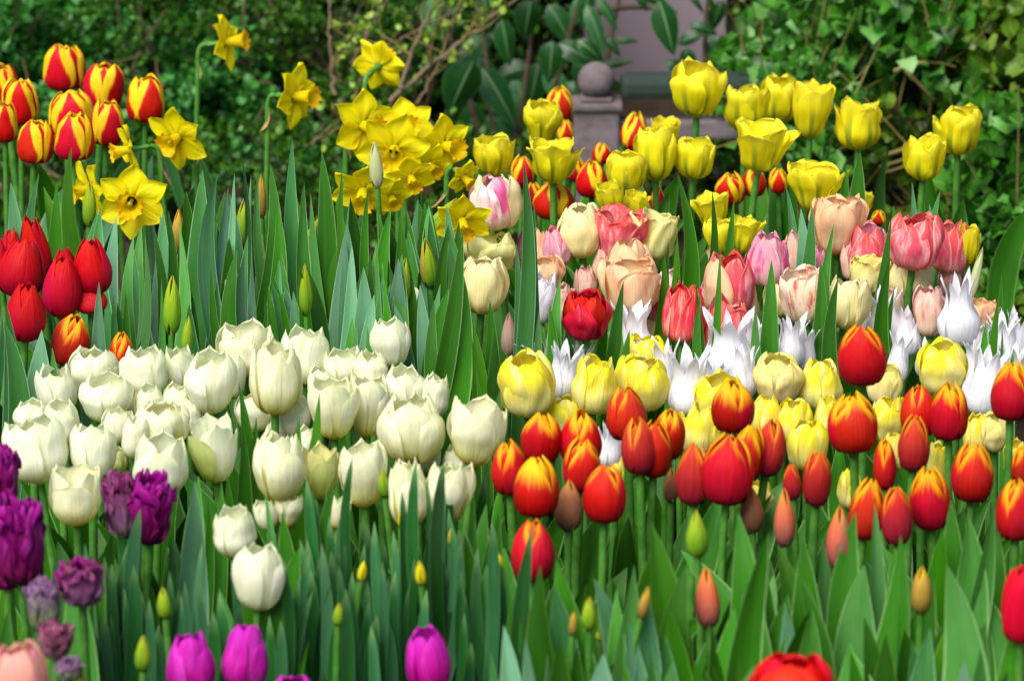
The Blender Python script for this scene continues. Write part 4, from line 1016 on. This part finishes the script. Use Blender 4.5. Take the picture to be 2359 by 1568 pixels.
# wall behind
wm = plain_mat('plaster_wall', '80727a', .9, 0, 2.5, .22, '6c6068', bstr=.1)
wo = bmobj('garden_wall', [box(-3.2, 3.6, 5.80, 5.95, .3, 2.6)], wm); tag(wo, 'plain mauve grey wall seen through the gap behind the fence', 'wall')
# ------------------------------------------------------------------ foliage builders
def leafcloud(pos, nrm_dir, size, aspect, rng, lobed=False, fold=.25):
    """one small folded leaf per position: returns V, quads, uv"""
    n = len(pos)
    d = nrm_dir/(np.linalg.norm(nrm_dir, axis=1)[:, None]+1e-9)
    r = rng.normal(size=(n, 3)); s = np.cross(d, r); s /= np.linalg.norm(s, axis=1)[:, None]+1e-9
    nn = np.cross(s, d)
    size = np.broadcast_to(size, (n,))[:, None]
    if lobed: prof = [(0, .10, 0), (.12, .62, .0), (.38, .50, .02), (.52, .58, .02), (.75, .30, 0), (1.0, .02, -.1)]
    else: prof = [(0, .05, 0), (.18, .30, .03), (.42, .46, .04), (.68, .38, .02), (.88, .18, -.03), (1.0, .02, -.08)]
    Vs, Us = [], []
    for (t, w_, b) in prof:
        for u in (-1, 0, 1):
            Vs.append(pos+d*size*t+s*size*(w_*aspect*u)+nn*size*(fold*w_*abs(u)*aspect+b))
            Us.append(np.broadcast_to([(u+1)/2, t], (n, 2)))
    V = np.stack(Vs, 1).reshape(-1, 3); U = np.stack(Us, 1).reshape(-1, 2)
    m = len(prof)*3
    f = []
    for j in range(len(prof)-1):
        for c in (0, 1): f.append([j*3+c, j*3+c+1, j*3+c+4, j*3+c+3])
    f = np.array(f); Fc = (np.arange(n)[:, None, None]*m+f[None]).reshape(-1, 4)
    return V, Fc, U
def shrub_points(cx, cy, wpx, hpx, t0, depth, n, rng, lump=.35):
    """points spread through a shrub body seen at photo box centre cx, cy"""
    P = []
    ph = rng.uniform(0, 6.28, 6)
    while len(P) < n:
        u, v = rng.uniform(-1, 1, 2)
        if u*u*.9+v*v*.9 > 1.0: continue
        front = -depth*(1-.55*(u*u+v*v))*(.5+2.2*lump*(math.sin(u*6+ph[0]+v*3)+math.sin(v*7+ph[1]-u*4)+.7*math.sin(u*13+v*11+ph[2]))*.5)
        q = px(cx+u*wpx/2, cy+v*hpx/2, t0)
        q = q+np.array([0, 1, 0])*(front+abs(rng.normal(0, .05)))
        P.append(q)
    return np.array(P)
def sprigs(P, rng, nl, length, leaf, aspect, updir=(0, -.45, .75), spread=.8, lobed=False):
    pos, dr, sz, tw = [], [], [], []
    for p in P:
        a = np.array(updir)+rng.normal(0, spread*.5, 3); a /= np.linalg.norm(a)
        r = rng.normal(size=3); s = np.cross(a, r); s /= np.linalg.norm(s); q = np.cross(a, s)
        k = nl+rng.integers(-1, 2)
        for i in range(k):
            f = i/max(k-1, 1); base = p+a*length*f
            dd = (s if i % 2 else q)
            for sg in (-1, 1):
                pos.append(base); dr.append(dd*sg*(1.1-.5*f)+a*(.35+.6*f)+rng.normal(0, .15, 3)); sz.append(leaf*(1.05-.4*abs(f-.4))*rng.uniform(.75, 1.2))
    return np.array(pos), np.array(dr), np.array(sz)
core_l = plain_mat('hedge_gap_shade', '121c06', .95, 0, 40, .5, '0a0e04', bstr=1.0)  # near-black colour stands in for the shade deep inside the hedge
bark = plain_mat('twig_bark', '7c6a52', .85, 0, 60, .3, '5c4c38', bstr=.5)
vine = plain_mat('vine_bark', '8a7a44', .85, 0, 60, .3, '6c6434', bstr=.5)
def shrub(name, cx, cy, wpx, hpx, t0, depth, n, nl, length, leaf, aspect, mat, label, seed, lobed=False, updir=(0, -.45, .75), spread=.8, cat='shrub', group=None, core=True, nst=5, cmat=None, tw=.0022):
    rng = np.random.default_rng(seed)
    P = shrub_points(cx, cy, wpx, hpx, t0, depth, n, rng)
    c = px(cx, cy, t0); g = ground(c); o = np.array([c[0], c[1], g])
    rt = root(name, o, label, cat, group)
    pos, dr, sz = sprigs(P, rng, nl, length, leaf, aspect, updir, spread)
    V, Fc, U = leafcloud(pos-o, dr, sz, aspect, rng, lobed)
    mesh_obj('foliage', V, Fc, mat, rt, U)
    # twiggy stems
    parts = []
    for i in range(nst):
        e = P[rng.integers(len(P))]-o
        b = np.array([rng.uniform(-.1, .1), .02, 0])
        parts.append(tube(bez(b, (b[0]*.5+e[0]*.3, e[1]+.06, e[2]*.6), e, 10), np.linspace(tw*2, tw*.6, 10), 6))
        for j in range(4):
            e2 = e+rng.normal(0, .05, 3)+np.array([0, -.02, .03]); m_ = bez(b, (b[0]*.5+e[0]*.3, e[1]+.06, e[2]*.6), e, 10)[rng.integers(4, 9)]
            parts.append(tube(bez(m_, (m_+e2)/2+rng.normal(0, .01, 3), e2, 6), np.linspace(tw, tw*.4, 6), 5))
    mesh_obj('branches', *join(parts)[:2], cmat or bark, rt, join(parts)[2])
    return rt
box_m = island_mat('boxwood_leaf', ['123c04', '22600a', '327e24', '56a452', '8cc07c'])
olive_m = island_mat('olive_leaf', ['163c04', '265404', '3a7008', '64962a'])
ivy_m = island_mat('ivy_leaf', ['143a02', '245e06', '3c7c18', '589a3c', '8cb474'])
ivyd_m = island_mat('ivy_leaf_olive', ['244806', '3a6208', '5c7e14', '88a444'])
moss_m = island_mat('moss_leaf', ['2a2c08', '3c4410', '545a18', '7a7a34'])
# dense back hedge mass, coloured near black to paint the shade in its gaps
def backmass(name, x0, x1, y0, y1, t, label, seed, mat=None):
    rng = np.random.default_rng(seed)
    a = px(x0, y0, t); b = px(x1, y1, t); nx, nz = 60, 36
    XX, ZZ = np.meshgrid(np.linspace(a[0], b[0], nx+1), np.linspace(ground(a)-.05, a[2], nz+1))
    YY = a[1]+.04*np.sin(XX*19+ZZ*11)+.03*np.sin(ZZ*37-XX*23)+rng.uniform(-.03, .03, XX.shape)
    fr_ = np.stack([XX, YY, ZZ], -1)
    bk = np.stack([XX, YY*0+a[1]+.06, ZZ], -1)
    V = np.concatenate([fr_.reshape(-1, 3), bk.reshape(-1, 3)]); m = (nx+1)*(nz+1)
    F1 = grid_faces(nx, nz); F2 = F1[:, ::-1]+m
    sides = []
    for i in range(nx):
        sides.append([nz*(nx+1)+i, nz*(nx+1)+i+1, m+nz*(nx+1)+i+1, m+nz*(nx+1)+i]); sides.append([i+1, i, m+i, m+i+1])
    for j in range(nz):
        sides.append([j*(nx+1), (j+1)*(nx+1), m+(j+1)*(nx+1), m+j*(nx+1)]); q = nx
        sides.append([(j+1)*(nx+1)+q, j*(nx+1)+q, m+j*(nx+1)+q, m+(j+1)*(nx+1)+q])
    o = mesh_obj('shade_backing', V, np.concatenate([F1, F2, np.array(sides)]), mat or core_l)  # backing body with the gap shade painted into its colour
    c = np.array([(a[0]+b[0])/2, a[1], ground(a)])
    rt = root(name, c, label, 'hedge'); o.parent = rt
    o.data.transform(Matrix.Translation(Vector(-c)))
    # sparse leaves over its face
    n = int(2600*abs(x1-x0)/1000)
    P = np.stack([rng.uniform(a[0], b[0], n), np.full(n, a[1]-.04)-abs(rng.normal(0, .04, n)), rng.uniform(ground(a), a[2], n)], 1)
    V, Fc, U = leafcloud(P-c, rng.normal(0, .6, (n, 3))+np.array([0, -.6, .4]), rng.uniform(.007, .017, n), .9, rng)
    mesh_obj('foliage', V, Fc, olive_m, rt, U)
    return rt
LOWS = []
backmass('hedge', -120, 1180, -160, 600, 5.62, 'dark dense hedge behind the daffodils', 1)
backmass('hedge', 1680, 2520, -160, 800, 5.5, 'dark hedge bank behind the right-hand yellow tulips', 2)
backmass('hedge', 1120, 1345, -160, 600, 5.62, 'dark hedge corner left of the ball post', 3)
for i, (x_, w_, lab) in enumerate([(150, 500, 'low dark groundcover shrub at the hedge foot, far left'), (560, 440, 'low dark groundcover shrub at the hedge foot under the box shrubs'), (960, 440, 'low dark groundcover shrub behind the daffodil cluster'), (1330, 420, 'low dark groundcover shrub under the ball post'), (1720, 460, 'low dark groundcover shrub under the fence rails')]):
    LOWS.append((x_, w_, lab))
GB = 'small leaved shrubs behind the daffodils'
UPS = (0, -.5, .6)
for i, (cx, cy, w_, h_, n, mt, lab) in enumerate([
 (150, 200, 380, 380, 260, box_m, 'blue green box shrub behind the top left red and yellow bunch'),
 (-20, 60, 260, 300, 120, box_m, 'box shrub at the top left corner'),
 (330, 60, 300, 220, 130, olive_m, 'olive green shrub at the top, right of the corner box shrub'),
 (470, 200, 330, 260, 280, box_m, 'blue green box shrub behind the highest left daffodil'),
 (600, 60, 260, 220, 120, olive_m, 'olive green shrub right of the highest left daffodil'),
 (560, 340, 360, 240, 260, box_m, 'box shrub right of the star shaped daffodil'),
 (820, 110, 330, 300, 130, olive_m, 'loose olive shrub behind the back-turned daffodil'),
 (740, 330, 260, 260, 120, olive_m, 'olive shrub under the arched-stem daffodil'),
 (420, 450, 380, 240, 200, olive_m, 'dark low shrub behind the face-on daffodil'),
 (120, 430, 380, 220, 150, olive_m, 'dark low shrub under the red and yellow bunch'),
 (960, 60, 240, 180, 80, olive_m, 'thin olive shrub at top beside the bare twigs')]):
    shrub('box_shrub', cx, cy, w_, h_, 5.5, .16, int(n*1.25), 4, .034, .019 if mt is box_m else .012, .85, mt, lab, 30+i, updir=UPS, group=GB, nst=6)
for i, (x_, w_, lab) in enumerate(LOWS):
    shrub('groundcover_shrub', x_, 470, w_, 330, 5.2, .10, 220, 4, .03, .015, .85, olive_m, lab, 90+i, updir=UPS, group='low shrubs at the hedge foot', nst=4)
# ivy and ground vines at right
GI = 'ivy plants on the bank at right'
for i, (cx, cy, w_, h_, t, n, lf, mt, lab) in enumerate([
 (1900, 110, 430, 270, 5.2, 110, .030, ivy_m, 'thick bright ivy at top right of the fence'),
 (2120, 60, 380, 220, 5.1, 100, .032, ivy_m, 'bright ivy at the top, centre of the right bank'),
 (1830, 240, 240, 220, 5.0, 90, .022, ivy_m, 'shaded ivy behind the tight yellow row'),
 (2330, 120, 240, 300, 5.0, 60, .026, ivyd_m, 'olive ivy at top right edge'),
 (2130, 240, 420, 240, 5.15, 60, .022, ivyd_m, 'thin brownish ivy above the right-hand yellow pair'),
 (2310, 380, 220, 280, 4.9, 60, .030, ivy_m, 'ivy right of the rightmost yellow tulip'),
 (2040, 420, 320, 240, 5.1, 60, .018, ivyd_m, 'mossy ivy between yellow tulips at right'),
 (2310, 620, 220, 300, 4.75, 80, .026, ivy_m, 'ivy at right edge beside the coral tulips'),
 (2300, 780, 200, 200, 4.6, 50, .018, ivyd_m, 'mossy vines low at right edge'),
 (1700, 330, 200, 200, 5.2, 50, .020, ivy_m, 'ivy under the fence rail behind yellow tulips')]):
    shrub('ivy', cx, cy, w_, h_, t, .14, int(n*1.4), 3, .045, lf, .95, mt, lab, 60+i, lobed=True, updir=(0, -.6, .25), spread=1.4, cat='ivy', group=GI, nst=9, cmat=vine, tw=.0018)
# moss and fine tangle on the bank (uncountable)
rng = np.random.default_rng(9)
n = 5200; P = []
xs = rng.uniform(1680, 2400, n); ys = rng.uniform(-40, 900, n)
for x_, y_ in zip(xs, ys): P.append(px(x_, y_, 5.32-max(0, (x_-2150))*.0012-max(0, y_-300)*.0009)+np.array([0, rng.normal(0, .03), 0]))
V, Fc, U = leafcloud(np.array(P), rng.normal(0, 1, (n, 3))+np.array([0, -.4, .3]), rng.uniform(.006, .016, n), .5, rng)
struct(mesh_obj('moss', V, Fc, moss_m, None, U), 'stuff')
# long bare vines on the bank
for i, (a, b, c, r) in enumerate([((2020, 365), (2120, 340), (2190, 300), .0035), ((2025, 385), (2110, 370), (2170, 330), .0022), ((2030, 400), (2100, 390), (2150, 350), .0018), ((2060, 165), (2120, 140), (2200, 155), .003), ((2080, 160), (2110, 200), (2150, 230), .0028), ((2290, 240), (2330, 215), (2358, 200), .003)]):
    A, B, C_ = (px(*q, 4.98) for q in (a, b, c)); g = np.array([A[0], A[1], A[2]])
    V, Fc, U = tube(bez(A-g, B-g+np.array([0, -.02, .01]), C_-g, 14), np.linspace(r, r*.5, 14), 6)
    o = mesh_obj('vine', V, Fc, vine, None, U); o.location = g
    tag(o, ['thickest bare tan vine between the yellow tulips at right', 'second bare vine just under the thickest one', 'lowest bare vine of the right-hand three', 'bare vine running right through upper ivy', 'bare vine drooping through upper ivy', 'bare vine near the right edge'][i], 'vine', 'bare vines')
# ------------------------------------------------------------------ large leaved shrub and bare twigs in the middle
bigm = leaf_mat('large_glossy_leaf', '12380e', '1c4c18', '34663c', '3c6e3c', rough=.3, transl=.08, mid='7ca070')
def bigleaf(rt, o, x, y, L, W, ang, t, yawoff, rng):
    """ang: direction of the tip in degrees, 0 = right, 90 = up"""
    a = R(ang); c = px(x, y, t)-o; u2 = t/F
    d = np.array([math.cos(a), rng.uniform(-.25, .1), math.sin(a)]); hl = L*u2/2
    p0 = c-d*hl; p1 = c+d*hl; nv, nu = 12, 8
    C = bez(p0, (p0+p1)/2+np.array([0, -.012, .008]), p1, nv+1)
    T = d/np.linalg.norm(d); Fd = np.array([math.sin(yawoff), -math.cos(yawoff), .35]); S = np.cross(T, Fd); S /= np.linalg.norm(S); Nn = np.cross(S, T)
    tt = np.linspace(0, 1, nv+1); wf = np.sin(np.pi*np.clip(tt, 0, 1)**.85)**.75*(1-.25*tt); wf[-1] = .02; wf[0] = .05
    u = np.linspace(-1, 1, nu+1)
    V = C[:, None]+S*(wf[:, None]*u)[:, :, None]*W*u2/2+Nn*((wf[:, None]*np.abs(u))*(-.2)+.04*np.sin(tt*8)[:, None]*u**2)[:, :, None]*W*u2/2
    mesh_obj('leaf', V.reshape(-1, 3), grid_faces(nu, nv), bigm, rt, np.stack(np.meshgrid((u+1)/2, tt), -1).reshape(-1, 2))
rng = np.random.default_rng(4)
def bigshrub(cx, t, leaves, stems, label):
    c = px(cx, 300, t); o = np.array([c[0], c[1], ground(c)]); rt = root('large_leaved_shrub', o, label, 'shrub', 'large leaved shrubs by the post')
    for lf in leaves: bigleaf(rt, o, *lf, rng.uniform(-.5, .5), rng) if len(lf) == 6 else None
    parts = []
    for st in stems:
        A = [px(x, y, t+.03)-o for x, y in st]; parts.append(tube(bez(*A, 14), np.linspace(.006, .0025, 14), 7))
    j = join(parts); mesh_obj('branches', j[0], j[1], bark_d, rt, j[2])
bark_d = plain_mat('dark_branch', '4a3e2c', .85, 0, 60, .3, '2c2418')
bigshrub(1110, 5.35, [(1062, 203, 135, 105, -115, 5.3), (1150, 225, 150, 85, -60, 5.35), (1000, 45, 110, 66, -100, 5.4), (1085, 120, 110, 60, -140, 5.45), (1215, 48, 95, 76, -100, 5.35), (1165, 100, 110, 60, -80, 5.4), (1268, 145, 100, 66, -95, 5.3), (1328, 126, 96, 60, -30, 5.3), (960, 130, 100, 60, -120, 5.5), (1150, 320, 120, 66, -60, 5.5), (1085, 290, 110, 70, -100, 5.5), (1200, 230, 110, 60, -80, 5.5), (1290, 60, 110, 60, -60, 5.4), (1240, 290, 100, 60, -100, 5.5), (1010, 330, 90, 60, -70, 5.55), (1180, 170, 90, 60, 200, 5.5),
   (1120, 30, 90, 56, -80, 5.42), (1230, 200, 110, 70, -100, 5.45), (1180, 270, 110, 70, -80, 5.42), (1310, 230, 90, 60, -110, 5.45), (1060, 60, 90, 60, -60, 5.45), (1330, 30, 90, 50, -120, 5.4), (1280, 205, 100, 60, -70, 5.42), (1340, 180, 90, 60, -90, 5.35), (1120, 170, 90, 60, -40, 5.5)],
   [[(1150, 520), (1140, 300), (1100, -40)], [(1150, 520), (1210, 250), (1240, -60)], [(1150, 480), (1080, 200), (990, -50)], [(1200, 460), (1280, 200), (1350, -60)]], 'shrub with broad glossy dark leaves left of the ball post')
bigshrub(1480, 5.25, [(1372, 70, 120, 46, -70, 5.2), (1400, 35, 90, 30, -60, 5.2), (1535, 66, 130, 76, -75, 5.2), (1590, 92, 60, 36, 20, 5.2), (1420, 150, 80, 26, 10, 5.25), (1585, 150, 80, 44, -80, 5.25), (1350, 20, 100, 50, -100, 5.25), (1500, 0, 90, 34, -20, 5.2), (1602, 10, 60, 18, -50, 5.2), (1440, 98, 60, 20, 0, 5.25), (1640, 120, 80, 46, -70, 5.3), (1650, 40, 80, 44, -110, 5.3), (1400, 196, 80, 40, -20, 5.3), (1630, 200, 90, 50, -60, 5.3), (1360, 120, 80, 44, -40, 5.25), (1470, -6, 80, 34, -60, 5.22), (1560, 160, 70, 34, -30, 5.25), (1620, 70, 70, 34, -20, 5.25), (1410, 110, 60, 26, -50, 5.22), (1655, 150, 90, 50, -100, 5.28), (1600, 190, 70, 36, 200, 5.28)],
   [[(1385, 300), (1390, 120), (1440, -50)], [(1350, 40), (1440, 0), (1560, 30)], [(1660, 300), (1600, 150), (1640, -60)], [(1385, 240), (1360, 100), (1340, -60)]], 'shrub with large hanging leaves against the mauve wall')
def twig(pts, t, r, label, side=6, seed=0):
    rng = np.random.default_rng(seed); A = px(*pts[0], t); o = np.array([A[0], A[1], A[2]])
    rt = root('bare_twig', o, label, 'twig', 'bare twigs above the daffodils')
    Q = [px(*p, t)-o for p in pts]; C = bez(Q[0], Q[1], Q[2], 22)
    C = C+rng.normal(0, .0012, C.shape)
    V, Fc, U = tube(C, np.linspace(r, r*.5, 22), 7); mesh_obj('stem', V, Fc, bark, rt, U)
    for i in range(side):
        k = rng.integers(3, 20); e = C[k]+rng.normal(0, .03, 3)+np.array([.02, -.01, .03])
        V, Fc, U = tube(bez(C[k], (C[k]+e)/2+rng.normal(0, .006, 3), e, 6), np.linspace(r*.5, r*.25, 6), 5); mesh_obj('side_twig', V, Fc, vine, rt, U)
        P = np.array([e, e, e, (C[k]+e)/2]); V, Fc, U = leafcloud(P, rng.normal(0, .8, (4, 3))+np.array([0, -.2, .8]), rng.uniform(.008, .016, 4), .8, rng)
        mesh_obj('young_leaves', V, Fc, olive_m2, rt, U)
olive_m2 = island_mat('young_leaf', ['4c7a10', '6a9a1c', '9cb44a', 'b8c070'])
twig([(898, 236), (1010, 130), (1200, -10)], 5.05, .0042, 'thickest grey twig rising diagonally right from the daffodils', 9, 1)
twig([(925, 205), (950, 90), (1020, -15)], 5.04, .0034, 'smooth grey twig rising steeply and crossing the thick one', 2, 2)
twig([(770, 220), (755, 90), (762, -20)], 5.15, .003, 'upright thin stem left of the back-turned daffodil', 5, 3)
twig([(810, 150), (850, 60), (900, -15)], 5.15, .0022, 'thin twig rising right above the back-turned daffodil', 6, 4)
twig([(960, 240), (1030, 130), (1060, -10)], 5.1, .0026, 'knotty brown twig under the thickest one', 7, 5)
twig([(850, 120), (930, 90), (1060, 20)], 5.08, .002, 'twig with pale green young leaves near the top centre', 9, 7)
twig([(720, 330), (760, 290), (830, 240)], 5.12, .002, 'low thin twig behind the arched-stem daffodil', 5, 8)
